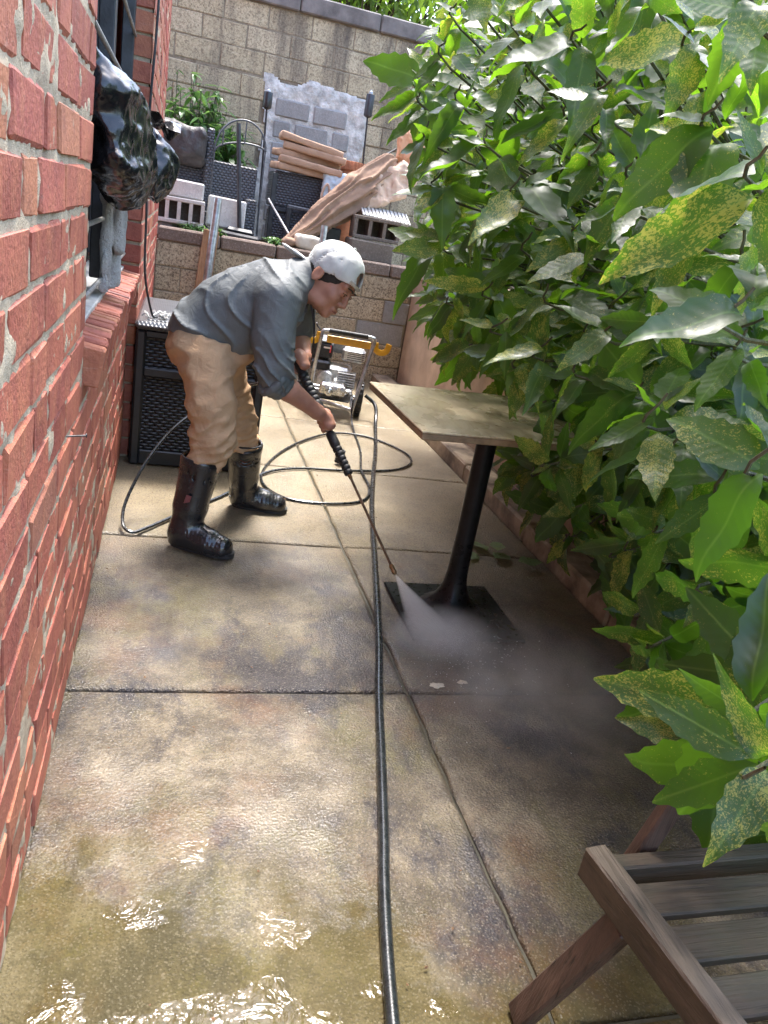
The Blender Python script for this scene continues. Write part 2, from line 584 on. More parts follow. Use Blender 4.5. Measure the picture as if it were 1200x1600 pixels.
# --- wet concrete paving
def mk_slab():
    t = NT("wet_concrete")
    p = t.pos()
    big = t.noise(p, 1.6, 7, .66, .8)
    mid = t.noise(p, 6.5, 7, .68)
    fine = t.noise(p, 120, 4, .7)
    col = t.ramp(big, [(.27, (.062, .047, .029)), (.42, (.125, .098, .061)), (.55, (.195, .157, .102)), (.70, (.265, .222, .152))])
    col = t.mix(t.ramp(mid, [(.43, 0), (.58, .85)]), col, (.066, .051, .032))
    # greenish algae and dark grime drifting over the slabs
    alg = t.noise(t.mapping(p, (1, .6, 1), loc=(7, 3, 0)), 2.6, 6, .7)
    col = t.mix(t.ramp(alg, [(.49, 0), (.62, .8)]), col, (.100, .086, .028))
    gr = t.noise(t.mapping(p, (1.0, .55, 1), loc=(1.7, 9, 0)), 3.1, 8, .74)
    col = t.mix(t.ramp(gr, [(.48, 0), (.58, .92)]), col, (.024, .021, .026))
    rust = t.noise(t.mapping(p, (1, 1, 1), loc=(4.4, 1, 0)), 2.2, 6, .7)
    col = t.mix(t.ramp(rust, [(.52, 0), (.66, .65)]), col, (.125, .062, .028))
    # beyond the man the slabs turn cream: the far sunlight is painted into their colour
    far_sun = t.ramp(t.math('MULTIPLY', t.math('ADD', t.n('ShaderNodeSeparateXYZ', i_Vector=p).outputs[1], t.math('MULTIPLY', t.noise(p, 2.2, 6, .65), 1.6)), .2), [(.66, 0), (.90, .72)])
    col = t.mix(far_sun, col, t.ramp(mid, [(.35, (.30, .235, .135)), (.65, (.42, .345, .215))]))
    agg = t.voronoi(p, 300, out="Color")
    aggv = t.n("ShaderNodeSeparateColor", i_Color=agg).outputs[0]
    col = t.mix(t.ramp(aggv, [(.0, .8), (.28, .0)]), col, (.055, .045, .04))
    col = t.mix(t.ramp(aggv, [(.80, 0), (1, .5)]), col, (.30, .26, .20))
    # relief: gritty washed surface
    h = t.math('ADD', t.math('MULTIPLY', t.voronoi(p, 150), .9), t.math('MULTIPLY', fine, .6))
    h = t.math('ADD', h, t.math('MULTIPLY', t.noise(p, 52, 5, .7), .9))
    nm = t.bump(h, t.ramp(t.noise(p, 2.7, 4, .6), [(.35, .35), (.65, 1.0)]), .006)
    wet = t.noise(t.mapping(p, (1, .7, 1), loc=(3, 5, 0)), 1.7, 5, .6)
    sy = t.n('ShaderNodeSeparateXYZ', i_Vector=p)
    edge = t.math('ADD', t.math('MULTIPLY', t.noise(p, 3.4, 6, .66), 1.1), t.math('SUBTRACT', t.math('MULTIPLY', sy.outputs[0], -.35), sy.outputs[1]))
    sub_ = t.ramp(t.math('ADD', edge, 1.26), [(.40, 0), (.60, 1)])
    col = t.mix(t.math('MULTIPLY', sub_, .55), col, (.088, .074, .025))
    rough = t.mix(sub_, t.ramp(wet, [(.35, .30), (.62, .56)]), (.8, .8, .8))
    hw = t.math('ADD', t.noise(p, 105, 5, .7), t.math('MULTIPLY', t.voronoi(p, 150, 'SMOOTH_F1'), .8))
    cn = t.bump(hw, t.mix(sub_, t.ramp(wet, [(.36, .30), (.60, .95)]), (.05, .05, .05)), .006)
    b = t.bsdf(col, rough, nm, spec=t.mix(sub_, (.35, .35, .35), (.03, .03, .03)), Coat_Weight=t.math('MULTIPLY', t.ramp(wet, [(.38, 1.0), (.62, .25)]), t.math('SUBTRACT', 1.0, t.math('MULTIPLY', sub_, .75))), Coat_Roughness=.09, Coat_IOR=1.33)
    t.set(b.inputs["Coat Normal"], cn)
    return t.done(b)
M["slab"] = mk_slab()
M["joint"] = simple("joint_mud", (.050, .044, .024), .6, var=.3, scale=14, bump=.5, bscale=70, coat=.1)
M["earth"] = simple("earth", (.17, .125, .085), .95, var=.35, scale=9, bump=.8, bscale=40, bdist=.02)
M["kerb"] = simple("kerb_concrete", (.30, .235, .165), .75, var=.3, scale=8, bump=.7, bscale=55, dirt=(.10, .075, .055))

# --- concrete blocks
def mk_block(name, c0, c1, stain, pep=.5):
    t = NT(name)
    p = t.pos(); r = t.rnd()
    base = t.mix(r, c0, c1)
    n = t.noise(p, 5, 6, .7)
    base = t.mix(t.ramp(n, [(.4, 0), (.75, .6)]), base, tuple(x * .62 for x in c0))
    g = t.noise(p, 62, 4, .9)
    base = t.mix(t.ramp(g, [(.50, 0), (.58, pep)]), base, (.11, .085, .06))
    base = t.mix(t.ramp(g, [(.30, pep * .9), (.42, 0)]), base, (.74, .67, .53))
    # dark runs of water below the coping
    if stain:
        st = t.noise(t.mapping(p, (3.0, 3.0, .30), loc=(.55, 0, 0)), 1.3, 7, .72)
        base = t.mix(t.ramp(st, [(.47, 0), (.66, stain)]), base, (.10, .085, .075))
    return t.done(t.bsdf(base, .92, t.bump(t.math('ADD', g, t.noise(p, 60, 4)), .6, .006), spec=.2))
M["block"] = mk_block("old_block", (.50, .43, .285), (.57, .495, .345), .85, .7)
M["block_low"] = mk_block("retaining_block", (.46, .375, .25), (.51, .42, .29), 0, .9)
M["block_cap"] = mk_block("cap_block", (.20, .15, .125), (.26, .20, .165), 0, .6)
M["block_grey"] = mk_block("grey_block", (.30, .295, .285), (.36, .355, .345), 0, .2)
M["block_dark"] = mk_block("dark_block", (.15, .125, .105), (.20, .17, .145), 0, .4)
M["cinder"] = mk_block("pale_cinder_block", (.60, .57, .52), (.66, .63, .58), 0, .15)
M["smear"] = simple("smeared_mortar", (.52, .51, .48), .85, var=.3, scale=10, bump=1.0, bscale=26, bdist=.02)
M["coping"] = simple("dark_coping", (.17, .152, .14), .9, var=.3, scale=5, bump=.6, bscale=60)
M["stucco"] = simple("stucco", (.46, .34, .235), .92, var=.14, scale=4, bump=.5, bscale=90, dirt=(.30, .20, .14))
M["stone_cap"] = simple("stone_cap", (.55, .46, .36), .85, var=.2, scale=10, bump=.6, bscale=50)

# --- plastics, metals
M["black_gloss"] = simple("black_gloss_paint", (.008, .008, .009), .30, var=.3, scale=20, bump=.08, bscale=200, coat=.0, spec=.22)
M["black_paint"] = simple("black_paint", (.010, .010, .011), .42, spec=.25, var=.3, scale=16, bump=.15, bscale=120)
M["steel_paint"] = simple("grille_paint", (.035, .038, .045), .38, var=.3, scale=14, bump=.2, bscale=90)
M["rod"] = simple("worn_rod", (.34, .33, .31), .5, .5, var=.25, scale=40)
M["galv"] = simple("galvanised_steel", (.46, .48, .51), .38, .85, var=.22, scale=30, bump=.1, bscale=80, dirt=(.30, .28, .25))
M["chrome"] = simple("bare_metal", (.62, .62, .61), .26, 1.0, var=.18, scale=26, bump=.08, bscale=70)
M["alu"] = simple("cast_aluminium", (.58, .58, .57), .42, .8, var=.2, scale=50, bump=.3, bscale=160)
M["engine_black"] = simple("engine_black", (.02, .021, .023), .33, var=.3, scale=30, bump=.1, bscale=90)
M["engine_grey"] = simple("engine_grey", (.24, .26, .28), .4, .3, var=.2, scale=30)
M["yellow"] = simple("yellow_plastic", (.72, .36, .02), .42, var=.1, scale=20)
M["emblem"] = simple("dull_red_print", (.16, .035, .035), .5)
M["red_label"] = simple("red_label", (.62, .05, .07), .5, var=.1, scale=40)
M["white_label"] = simple("white_label", (.72, .70, .68), .5, var=.05, scale=40)
M["rubber"] = simple("black_rubber", (.016, .016, .017), .5, var=.3, scale=30, bump=.2, bscale=120)
M["hose"] = simple("black_hose", (.014, .017, .018), .28, var=.3, scale=30, bump=.12, bscale=150, coat=.3)
M["hose_grey"] = simple("grey_hose", (.16, .17, .18), .35, var=.2, scale=30)
M["foam"] = simple("grip_rubber", (.014, .014, .015), .55, var=.3, scale=60, bump=.3, bscale=200)
M["brass"] = simple("aged_brass", (.27, .16, .075), .4, .85, var=.3, scale=60)
M["lance"] = simple("lance_tube", (.20, .15, .11), .38, .8, var=.3, scale=40)
M["glass"] = simple("dark_window", (.012, .014, .016), .06, var=.2, scale=3, spec=.7)
M["ivory"] = simple("white_paint", (.62, .61, .57), .6, var=.12, scale=12, dirt=(.36, .33, .29))
M["terracotta"] = simple("terracotta", (.50, .20, .10), .85, var=.2, scale=14, bump=.3)
M["iron"] = simple("black_iron", (.03, .03, .034), .5, .3, var=.3, scale=30)
M["pale_iron"] = simple("weathered_wire", (.10, .105, .115), .5, .4, var=.3, scale=30)

def mk_bag():
    t = NT("bin_bag_plastic")
    p = t.pos()
    n = t.noise(p, 26, 5, .6, 1.2)
    return t.done(t.bsdf((.010, .010, .012), t.ramp(n, [(.3, .14), (.7, .30)]), t.bump(t.math('ADD', t.noise(p, 9, 2, .4, 1.2), t.math('MULTIPLY', t.voronoi(p, 7), .6)), .55, .03), spec=.6))
M["bag"] = mk_bag()
M["tarp"] = simple("dark_cover", (.045, .040, .038), .55, var=.3, scale=10, bump=.7, bscale=14, bdist=.02)

def mk_wicker(name, c, rough, sx, sz, gloss=.5):
    t = NT(name)
    v = t.coord()
    br = t.n("ShaderNodeTexBrick", i_Vector=v, i_Scale=1.0)
    u = t.n("ShaderNodeSeparateXYZ", i_Vector=t.pos())
    a = t.math('ADD', u.outputs[0], u.outputs[1])
    row = t.math('MULTIPLY', u.outputs[2], 1 / sz)
    rowi = t.math('FLOOR', row)
    sh = t.math('MULTIPLY', t.math('MODULO', rowi, 2.0), .5)
    cx_ = t.math('FRACT', t.math('ADD', t.math('MULTIPLY', a, 1 / sx), sh))
    cz_ = t.math('FRACT', row)
    hx = t.math('SINE', t.math('MULTIPLY', cx_, math.pi))
    hz = t.math('SINE', t.math('MULTIPLY', cz_, math.pi))
    h = t.math('POWER', t.math('MULTIPLY', hx, hz), .6)
    t.t.nodes.remove(br)
    col = t.mix(h, tuple(x * .25 for x in c), c)
    return t.done(t.bsdf(col, rough, t.bump(h, 1.0, .008), spec=gloss))
M["wicker_black"] = mk_wicker("black_wicker", (.022, .023, .026), .32, .045, .016)
M["wicker_grey"] = mk_wicker("grey_wicker", (.10, .105, .12), .45, .036, .022)
M["box_frame"] = simple("black_resin", (.014, .015, .017), .36, var=.2, scale=20, bump=.15, bscale=150)
def mk_lid():
    t = NT("resin_lid")
    p = t.pos()
    u = t.n("ShaderNodeSeparateXYZ", i_Vector=p)
    h = t.math('MULTIPLY', t.math('SINE', t.math('MULTIPLY', u.outputs[0], 330)), t.math('SINE', t.math('MULTIPLY', u.outputs[1], 250)))
    col = t.ramp(t.noise(p, 12, 5), [(.3, (.055, .060, .066)), (.7, (.11, .115, .12))])
    return t.done(t.bsdf(col, .30, t.bump(h, .35, .004), spec=.6, Coat_Weight=.4, Coat_Roughness=.12))
M["lid"] = mk_lid()

# --- wood
def mk_wood(name, c0, c1, green=None, scale=1.0, axis=1, rough=.75, wet=0):
    t = NT(name)
    v = t.vmath('ADD', t.coord(), t.n("ShaderNodeObjectInfo").outputs["Location"])
    sc = [26, 26, 26]; sc[axis] = 1.6
    g = t.noise(t.mapping(v, tuple(x * scale for x in sc)), 1.6, 6, .65, .4)
    col = t.ramp(g, [(.3, c0), (.7, c1)])
    n = t.noise(v, 5, 6, .7)
    col = t.mix(t.ramp(n, [(.45, 0), (.7, .7)]), col, tuple(x * .45 for x in c0))
    if green:
        gn = t.noise(v, 3.2, 5, .65)
        col = t.mix(t.ramp(gn, [(.44, 0), (.64, .75)]), col, green)
    sc2 = [60, 60, 60]; sc2[axis] = 2.5
    cr = t.noise(t.mapping(v, tuple(sc2)), 1.2, 3, .8)
    col = t.mix(t.ramp(cr, [(.30, .85), (.42, 0)]), col, tuple(x * .25 for x in c0))
    pl = t.noise(t.mapping(v, tuple(x * .5 for x in sc2)), 2.0, 6, .8)
    col = t.mix(t.ramp(pl, [(.60, 0), (.75, .6)]), col, tuple(min(1, x * 1.9) for x in c1))
    hh = t.math('ADD', g, t.math('MULTIPLY', cr, 1.2))
    return t.done(t.bsdf(col, rough, t.bump(hh, .9, .004), spec=.35, Coat_Weight=wet, Coat_Roughness=.25))
M["chair_wood"] = mk_wood("weathered_wood", (.042, .031, .021), (.100, .074, .050), axis=1, rough=.62, wet=.25)
M["chair_slat"] = mk_wood("mossy_slat", (.036, .026, .016), (.075, .052, .032), (.026, .032, .016), axis=0, rough=.75, wet=.1)
M["chair_leg"] = mk_wood("red_brown_wood", (.065, .040, .029), (.125, .075, .053), axis=2, rough=.6, wet=.25)
M["lath"] = mk_wood("lath_wood", (.32, .17, .085), (.46, .28, .16), axis=2)
M["branch"] = mk_wood("shrub_stem", (.060, .070, .035), (.13, .13, .075), axis=2, rough=.7)
M["trunk"] = mk_wood("tree_bark", (.05, .04, .03), (.11, .09, .065), axis=2, rough=.9)

def mk_table():
    t = NT("stone_look_laminate")
    v = t.pos()
    g = t.noise(t.mapping(v, (7, 2.2, 7), rot=(0, 0, .5)), 2.4, 8, .72, 1.4)
    col = t.ramp(g, [(.28, (.30, .22, .13)), (.48, (.52, .43, .29)), (.6, (.60, .52, .37)), (.78, (.44, .34, .21))])
    w = t.noise(v, 5, 4)
    return t.done(t.bsdf(col, t.ramp(w, [(.35, .16), (.65, .42)]), t.bump(t.noise(v, 40, 3), .1, .003), spec=.5, Coat_Weight=.5, Coat_Roughness=.1))
M["table"] = mk_table()
M["table_edge"] = simple("table_edge", (.27, .19, .115), .55, var=.25, scale=20)

# --- fabric, skin
def cloth(name, col, rough=.85, bump=.35, bscale=18, weave=420, sheen=.0, dirt=None, spec=.25):
    t = NT(name)
    v = t.pos()
    n = t.noise(v, 9, 5, .6)
    c = t.ramp(n, [(.3, tuple(x * .82 for x in col)), (.7, tuple(min(1, x * 1.12) for x in col))])
    if dirt:
        c = t.mix(t.ramp(t.noise(v, 7, 6, .7), [(.52, 0), (.72, .75)]), c, dirt)
    h = t.math('ADD', t.noise(v, bscale, 4, .5, .8), t.math('MULTIPLY', t.noise(v, weave, 2), .15))
    return t.done(t.bsdf(c, rough, t.bump(h, bump, .012), spec=spec, Sheen_Weight=sheen))
M["shirt"] = cloth("grey_shirt", (.135, .147, .150), .55, .5, 20, spec=.4)
M["shirt_seam"] = cloth("pale_seam", (.42, .44, .45), .7, .1, 20)
M["khaki"] = cloth("khaki_trousers", (.50, .315, .180), .85, .6, 26)
M["cap_white"] = cloth("white_cap", (.66, .67, .66), .8, .3, 22, dirt=(.36, .37, .38))
M["strap"] = cloth("cap_strap", (.50, .46, .40), .8, .2, 30)
M["towel"] = cloth("grey_towel", (.47, .465, .455), .95, 1.0, 120, 200)
M["cushion"] = cloth("tan_cushion", (.44, .285, .19), .9, .3, 10)
M["canvas"] = cloth("brown_canvas", (.31, .20, .135), .85, .4, 10)
M["canvas_pale"] = cloth("faded_canvas", (.62, .45, .33), .85, .4, 10)
M["canvas_orange"] = cloth("peach_canvas", (.72, .40, .24), .85, .4, 10)
M["paleblue"] = cloth("pale_blue_cloth", (.52, .62, .66), .8, .4, 16)
M["paper"] = cloth("pale_sack", (.62, .55, .44), .85, .3, 20)
def mk_skin():
    t = NT("skin")
    v = t.pos()
    n = t.noise(v, 18, 5, .6)
    c = t.ramp(n, [(.3, (.36, .165, .113)), (.7, (.48, .248, .172))])
    return t.done(t.bsdf(c, .48, t.bump(t.noise(v, 260, 3), .12, .002), spec=.4, Subsurface_Weight=.12, Subsurface_Scale=.012, Subsurface_Radius=(1, .35, .2)))
M["skin"] = mk_skin()
M["hair"] = simple("black_hair", (.016, .013, .011), .6, var=.3, scale=80, bump=.6, bscale=260)
M["lip"] = simple("lip_skin", (.27, .09, .07), .5)
M["eye_white"] = simple("eye_white", (.55, .52, .49), .2)
M["iris"] = simple("dark_iris", (.012, .008, .006), .12)
def mk_boot():
    t = NT("rubber_boot")
    p = t.pos()
    n = t.noise(p, 14, 5, .6)
    mud = t.ramp(t.noise(p, 16, 6, .7), [(.60, 0), (.78, .3)])
    c = t.mix(mud, (.014, .014, .016), (.085, .08, .075))
    return t.done(t.bsdf(c, t.ramp(n, [(.3, .14), (.7, .36)]), t.bump(t.noise(p, 30, 3), .12, .008), spec=.5, Coat_Weight=.35, Coat_Roughness=.15))
M["boot"] = mk_boot()
M["sole"] = simple("boot_sole", (.018, .018, .019), .6, var=.2, scale=30, bump=.3)

# --- leaves
def mk_leaf(name, dark, mid, spot, lo=.52, trans=(.30, .52, .03), tw=.42, gloss=.30, spots=True):
    t = NT(name)
    uv = t.n("ShaderNodeUVMap").outputs[0]
    at = t.n("ShaderNodeAttribute", attribute_name="rnd").outputs["Fac"]
    r = t.math('FRACT', t.math('ADD', at, t.rnd()))
    off = t.n("ShaderNodeCombineXYZ", i_X=t.math('MULTIPLY', r, 37.0), i_Y=t.math('MULTIPLY', r, 91.0), i_Z=r).outputs[0]
    v = t.vmath('ADD', uv, off)
    base = t.ramp(t.math('ADD', t.math('MULTIPLY', t.noise(v, 2.5, 4), .6), t.math('MULTIPLY', r, .5)), [(.25, dark), (.75, mid)])
    tcol = trans
    if spots:
        n1 = t.noise(v, 40, 3, .75)
        n2 = t.noise(v, 3.5, 3, .6)
        thr = t.math('ADD', n1, t.math('MULTIPLY', t.math('SUBTRACT', n2, .5), .5))
        thr = t.math('ADD', thr, t.math('MULTIPLY', t.math('SUBTRACT', r, .74), .26))
        m = t.ramp(thr, [(lo + .04, 0), (lo + .10, 1)])
        base = t.mix(m, base, spot)
        tcol = t.mix(m, trans, (.80, .78, .10))
    su = t.n("ShaderNodeSeparateXYZ", i_Vector=uv)
    du = t.math('ABSOLUTE', t.math('SUBTRACT', su.outputs[0], .5))
    rib = t.ramp(du, [(.0, 1), (.028, 0)])
    base = t.mix(t.math('MULTIPLY', rib, .55), base, (.16, .26, .07))
    # side veins
    ve = t.math('SINE', t.math('MULTIPLY', t.math('SUBTRACT', su.outputs[1], t.math('MULTIPLY', du, .55)), 62))
    h = t.math('ADD', t.math('MULTIPLY', ve, .35), t.math('MULTIPLY', t.noise(v, 20, 3), .6))
    nm = t.bump(h, .12, .003)
    b = t.bsdf(base, t.ramp(t.noise(v, 6, 3), [(.3, gloss * .8), (.7, gloss * 1.5)]), nm, spec=.5)
    tr = t.n("ShaderNodeBsdfTranslucent", i_Color=tcol)
    t.set(tr.inputs["Normal"], nm)
    mx = t.n("ShaderNodeMixShader", i_Fac=tw)
    t.t.links.new(b.outputs[0], mx.inputs[1]); t.t.links.new(tr.outputs[0], mx.inputs[2])
    return t.done(mx)
M["leaf"] = mk_leaf("spotted_leaf", (.009, .025, .014), (.020, .047, .022), (.26, .29, .06), tw=.34, trans=(.28, .60, .02), gloss=.36)
M["leaf_far"] = mk_leaf("tree_leaf", (.035, .080, .018), (.075, .145, .03), (.2, .25, .05), spots=False, tw=.45, trans=(.32, .50, .05))
M["leaf_weed"] = mk_leaf("weed_leaf", (.055, .13, .035), (.10, .21, .06), (.2, .3, .08), spots=False, tw=.35, trans=(.25, .45, .10))
M["leaf_cut"] = mk_leaf("cut_leaf", (.11, .16, .08), (.20, .27, .14), (.3, .3, .1), spots=False, tw=.2)
M["droplet"] = simple("water_drop", (.80, .82, .84), .08, var=.03)
M["dead_leaf"] = simple("dead_leaf", (.16, .085, .04), .7, var=.4, scale=30)

# ------------------------------------------------------------------ ground and paving
CAM = Vector((0, 0, 1.35))
def screen(p):
    d = Vector(p) - CAM
    z = d.dot(cz)
    if z < .05: return None
    return (600 + 1200 * d.dot(cx) / z, 800 + 1200 * d.dot(cy) / z, z)
def in_frame(p, m=40):
    s = screen(p)
    return s is not None and -m < s[0] < 1200 + m and -m < s[1] < 1600 + m

g = MB(); g.add([(-60, -40, -.09), (60, -40, -.09), (60, 80, -.09), (-60, 80, -.09)], [(0, 1, 2, 3)])
tag(g.build("ground", M["earth"]), kind="structure")

pav = empty("pavement", (0.78, 3, -.03)); tag(pav, kind="structure")
g = MB(); g.box((.80, 2.9, -.045), (2.10, 8.2, .06)); g.build("joint_bed", M["joint"], pav)
XB = [-.225, .80, 1.775]
YB = [-1.2, -.15, .86, 1.95, 3.05, 4.12, 5.2, 6.0, 6.83]
rs = random.Random(3)
for j in range(len(YB) - 1):
    for i in range(2):
        x0, x1, y0, y1 = XB[i], XB[i + 1], YB[j], YB[j + 1]
        gx = .0050 if i == 0 else .0055
        x0 += .002 if i == 0 else gx; x1 -= gx if i == 0 else .002
        y0 += .0055; y1 -= .0055
        # slab top as a fine grid with worn, rounded arrises and a slight unevenness
        nx = int((x1 - x0) / .035); ny = int((y1 - y0) / .035)
        xs = [0, .004, .010] + list(np.linspace(.02, (x1 - x0) - .02, nx)) + [(x1 - x0) - .010, (x1 - x0) - .004, x1 - x0]
        ys = [0, .004, .010] + list(np.linspace(.02, (y1 - y0) - .02, ny)) + [(y1 - y0) - .010, (y1 - y0) - .004, y1 - y0]
        X, Y = np.meshgrid(np.array(xs) + x0, np.array(ys) + y0)
        ex = np.minimum(X - x0, x1 - X); ey = np.minimum(Y - y0, y1 - Y); e = np.minimum(ex, ey)
        Zt = .0035 * vnoise(X * 3, Y * 3, X * 0, 4) + .0015 * vnoise(X * 11, Y * 11, X * 0, 5)
        Zt -= np.where(e < .012, .009 * (1 - e / .012) ** 2, 0)
        Zt += rs.uniform(-.002, .002)
        X2 = X + np.where(ex < .003, .004 * vnoise(X * 0, Y * 14, X * 0, 7), 0)
        n0, n1 = X.shape[1], X.shape[0]
        vs = np.stack([X2.ravel(), Y.ravel(), Zt.ravel()], 1)
        mb = MB(); fs = []
        for b in range(n1 - 1):
            for a in range(n0 - 1):
                q = b * n0 + a
                fs.append((q, q + 1, q + 1 + n0, q + n0))
        mb.add(vs, fs)
        # skirt
        bd = [(a) for a in range(n0)] + [b * n0 + n0 - 1 for b in range(1, n1)] + [(n1 - 1) * n0 + a for a in range(n0 - 2, -1, -1)] + [b * n0 for b in range(n1 - 2, 0, -1)]
        base = len(mb.v)
        mb.v += [(mb.v[k][0], mb.v[k][1], -.05) for k in bd]
        for k in range(len(bd)):
            k2 = (k + 1) % len(bd)
            mb.f.append((bd[k2], bd[k], base + k, base + k2))
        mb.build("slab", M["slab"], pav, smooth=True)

kb = empty("kerb", (1.85, 3, 0)); tag(kb, kind="structure")
y = -1.2; rk = random.Random(8)
while y < 6.75:
    L = rk.uniform(.85, 1.05)
    mb = MB(); mb.box((1.865 + rk.uniform(-.004, .004), y + L / 2, .025), (.165, L - .012, .13 + rk.uniform(-.01, .01)), rotm(0, 0, rk.uniform(-.006, .006)), .012)
    mb.build("kerb_stone", M["kerb"], kb)
    y += L
g = MB(); g.box((1.985, 2.8, .0), (.075, 8.0, .10)); tag(g.build("planting_strip", M["earth"]), kind="structure")

# water lying on the near slabs
def blob_outline(c, rx, ry, n, seed, rough=.28):
    r_ = random.Random(seed); ph = [r_.uniform(0, 6.28) for _ in range(6)]
    pts = []
    for k in range(n):
        a = 2 * math.pi * k / n
        f = 1 + rough * (.5 * math.sin(2 * a + ph[0]) + .4 * math.sin(3 * a + ph[1]) + .35 * math.sin(5 * a + ph[2]) + .3 * math.sin(9 * a + ph[3]) + .2 * math.sin(14 * a + ph[4]))
        pts.append((c[0] + rx * f * math.cos(a), c[1] + ry * f * math.sin(a)))
    return pts
def mk_water():
    t = NT("shallow_water")
    p = t.pos()
    h = t.math('ADD', t.noise(p, 17, 3, .55, 1.5), t.math('MULTIPLY', t.noise(p, 50, 2, .5, .8), .12))
    nm = t.bump(h, .38, .024)
    gl = t.n("ShaderNodeBsdfGlossy", i_Roughness=.02, i_Color=(1, 1, 1, 1)); t.set(gl.inputs["Normal"], nm)
    tr = t.n("ShaderNodeBsdfTransparent", i_Color=(.95, .93, .86, 1))
    fr = t.n("ShaderNodeFresnel", i_IOR=1.34); t.set(fr.inputs["Normal"], nm)
    mx = t.n("ShaderNodeMixShader", i_Fac=fr.outputs[0])
    t.t.links.new(tr.outputs[0], mx.inputs[1]); t.t.links.new(gl.outputs[0], mx.inputs[2])
    return t.done(mx)
M["water"] = mk_water()
pu = empty("puddle", (.2, 1.0, .008)); tag(pu, kind="structure")
for (c, rx, ry, sd_) in (((.17, .89), .22, .12, 3), ((.02, 1.18), .06, .035, 5), ((.30, 1.12), .05, .05, 9), ((.58, .92), .03, .02, 12), ((.12, 1.33), .04, .045, 15), ((.46, .97), .022, .018, 21), ((-.10, .98), .05, .06, 33)):
    o_ = blob_outline(c, rx, ry, 64, sd_)
    mb = MB(); mb.add([(c[0], c[1], .0085)] + [(x, y_, .0065) for x, y_ in o_], [(0, 1 + k, 1 + (k + 1) % 64) for k in range(64)])
    mb.build("water_film", M["water"], pu, smooth=True)

# ------------------------------------------------------------------ brick house on the left
house = thing("brick_house", (-.6, 3.0, 0), "red brick house wall with rough mortar and a grilled window, along the left side", "house")
CH = .097; WX = -.21; PX = -.170
WY0, WY1, WZ0, WZ1 = 2.10, 4.03, .93, 2.75
bc = {}
def brick_mesh(L, var):
    key = (round(L, 2), var)
    if key not in bc:
        r_ = random.Random(hash(key) & 0xffff)
        mb = MB(); mb.box((0, 0, 0), (.10, key[0], .085), None, .0045)
        mb.v = [(x + r_.uniform(-.002, .002), y_ + r_.uniform(-.0042, .0042), z + r_.uniform(-.0035, .0035)) for x, y_, z in mb.v]
        me = mb.mesh("brick"); me.materials.append(M["brick"])
        bc[key] = me
    return bc[key]
bricks = []
rb = random.Random(21)
def brick_row(z, y0, y1, face):
    y = y0
    if y0 < 0: y -= rb.uniform(0, .2)
    first = True
    while y < y1 - .03:
        L = rb.choice((.135, .24, .27, .29, .31, .33)) if rb.random() < .8 else .14
        if first and y0 > 0: L = rb.choice((.10, .15, .22, .28))
        first = False
        if y + L > y1 - .09: L = y1 - y
        bricks.append((face + rb.uniform(-.0015, .0025) - .05, y + L / 2, z + .0415 + rb.uniform(-.002, .002), max(.06, L - .013 - rb.uniform(0, .005))))
        y += L
NC = 31
for k in range(NC):
    z = .012 + k * CH
    if WZ0 - .07 < z < WZ1:
        brick_row(z, -1.0, WY0, WX)
    else:
        brick_row(z, -1.0, WY1 if z > .5 else WY1, WX)
    brick_row(z, WY1, 6.80, PX)
def area(b):
    x, y_, z, L = b
    q = [screen((x + .05, y_ + s * L / 2, z + t_ * .04)) for s, t_ in ((-1, -1), (1, -1), (1, 1), (-1, 1))]
    if any(p is None for p in q): return 0
    if not any(-10 < p[0] < 1210 and -10 < p[1] < 1610 for p in q): return 0
    a = 0
    for i in range(4):
        j = (i + 1) % 4
        a += q[i][0] * q[j][1] - q[j][0] * q[i][1]
    return abs(a) / 2
bricks.sort(key=lambda b: -area(b))
hl = wloc(house)
for i, b in enumerate(bricks[:300]):
    o = link_mesh("brick", brick_mesh(b[3], rb.randrange(3)), None, house, Vector(b[:3]) - hl)
    o.rotation_euler = (rb.uniform(-.012, .012), rb.uniform(-.02, .02), rb.uniform(-.012, .012))
mb = MB()
for b in bricks[300:]:
    mb.box(b[:3], (.10, b[3], .083), None, .004)
tag(mb.build("brick_field", M["brick_far"], house), kind="stuff")
# mortar bed, rough and partly squeezed out over the brick edges
def mortar(face, y0, y1, z0, z1, st, name, hole=None):
    ys = np.arange(y0, y1 + st, st); zs = np.arange(z0, z1 + st, st)
    ys[-1] = y1; zs[-1] = z1
    Y, Z = np.meshgrid(ys, zs)
    X = face - .0032 + .0036 * vnoise(Y * 19, Z * 19, Y * 0, 2) + .003 * vnoise(Y * 55, Z * 55, Y * 0, 3)
    n = len(ys); mb = MB(); fs = []
    for b in range(len(zs) - 1):
        for a in range(n - 1):
            cyy, czz = (ys[a] + ys[a + 1]) / 2, (zs[b] + zs[b + 1]) / 2
            if hole and hole[0] < cyy < hole[1] and hole[2] < czz < hole[3]: continue
            q = b * n + a
            fs.append((q, q + 1, q + 1 + n, q + n))
    mb.add(np.stack([X.ravel(), Y.ravel(), Z.ravel()], 1), fs)
    mb.build(name, M["mortar"], house, smooth=True)
mortar(WX, -1.0, WY1, 0, 3.01, .013, "mortar_bed", (WY0 - .012, WY1 + 1, WZ0 - .02, WZ1))
mortar(PX, WY1 + .006, 6.79, 0, 3.01, .03, "mortar_bed")
mb = MB(); mb.box((PX - .058, WY1 + .024, 1.5), (.10, .012, 3.0)); mb.build("mortar_bed", M["mortar"], house)
mb = MB(); mb.box((WX - .055, WY0 - .018, (WZ0 + WZ1) / 2), (.10, .012, WZ1 - WZ0)); mb.build("mortar_bed", M["mortar"], house)
mb = MB(); mb.box((PX - .20, 6.785, 1.5), (.40, .012, 3.0)); mb.build("end_wall", M["brick_far"], house)
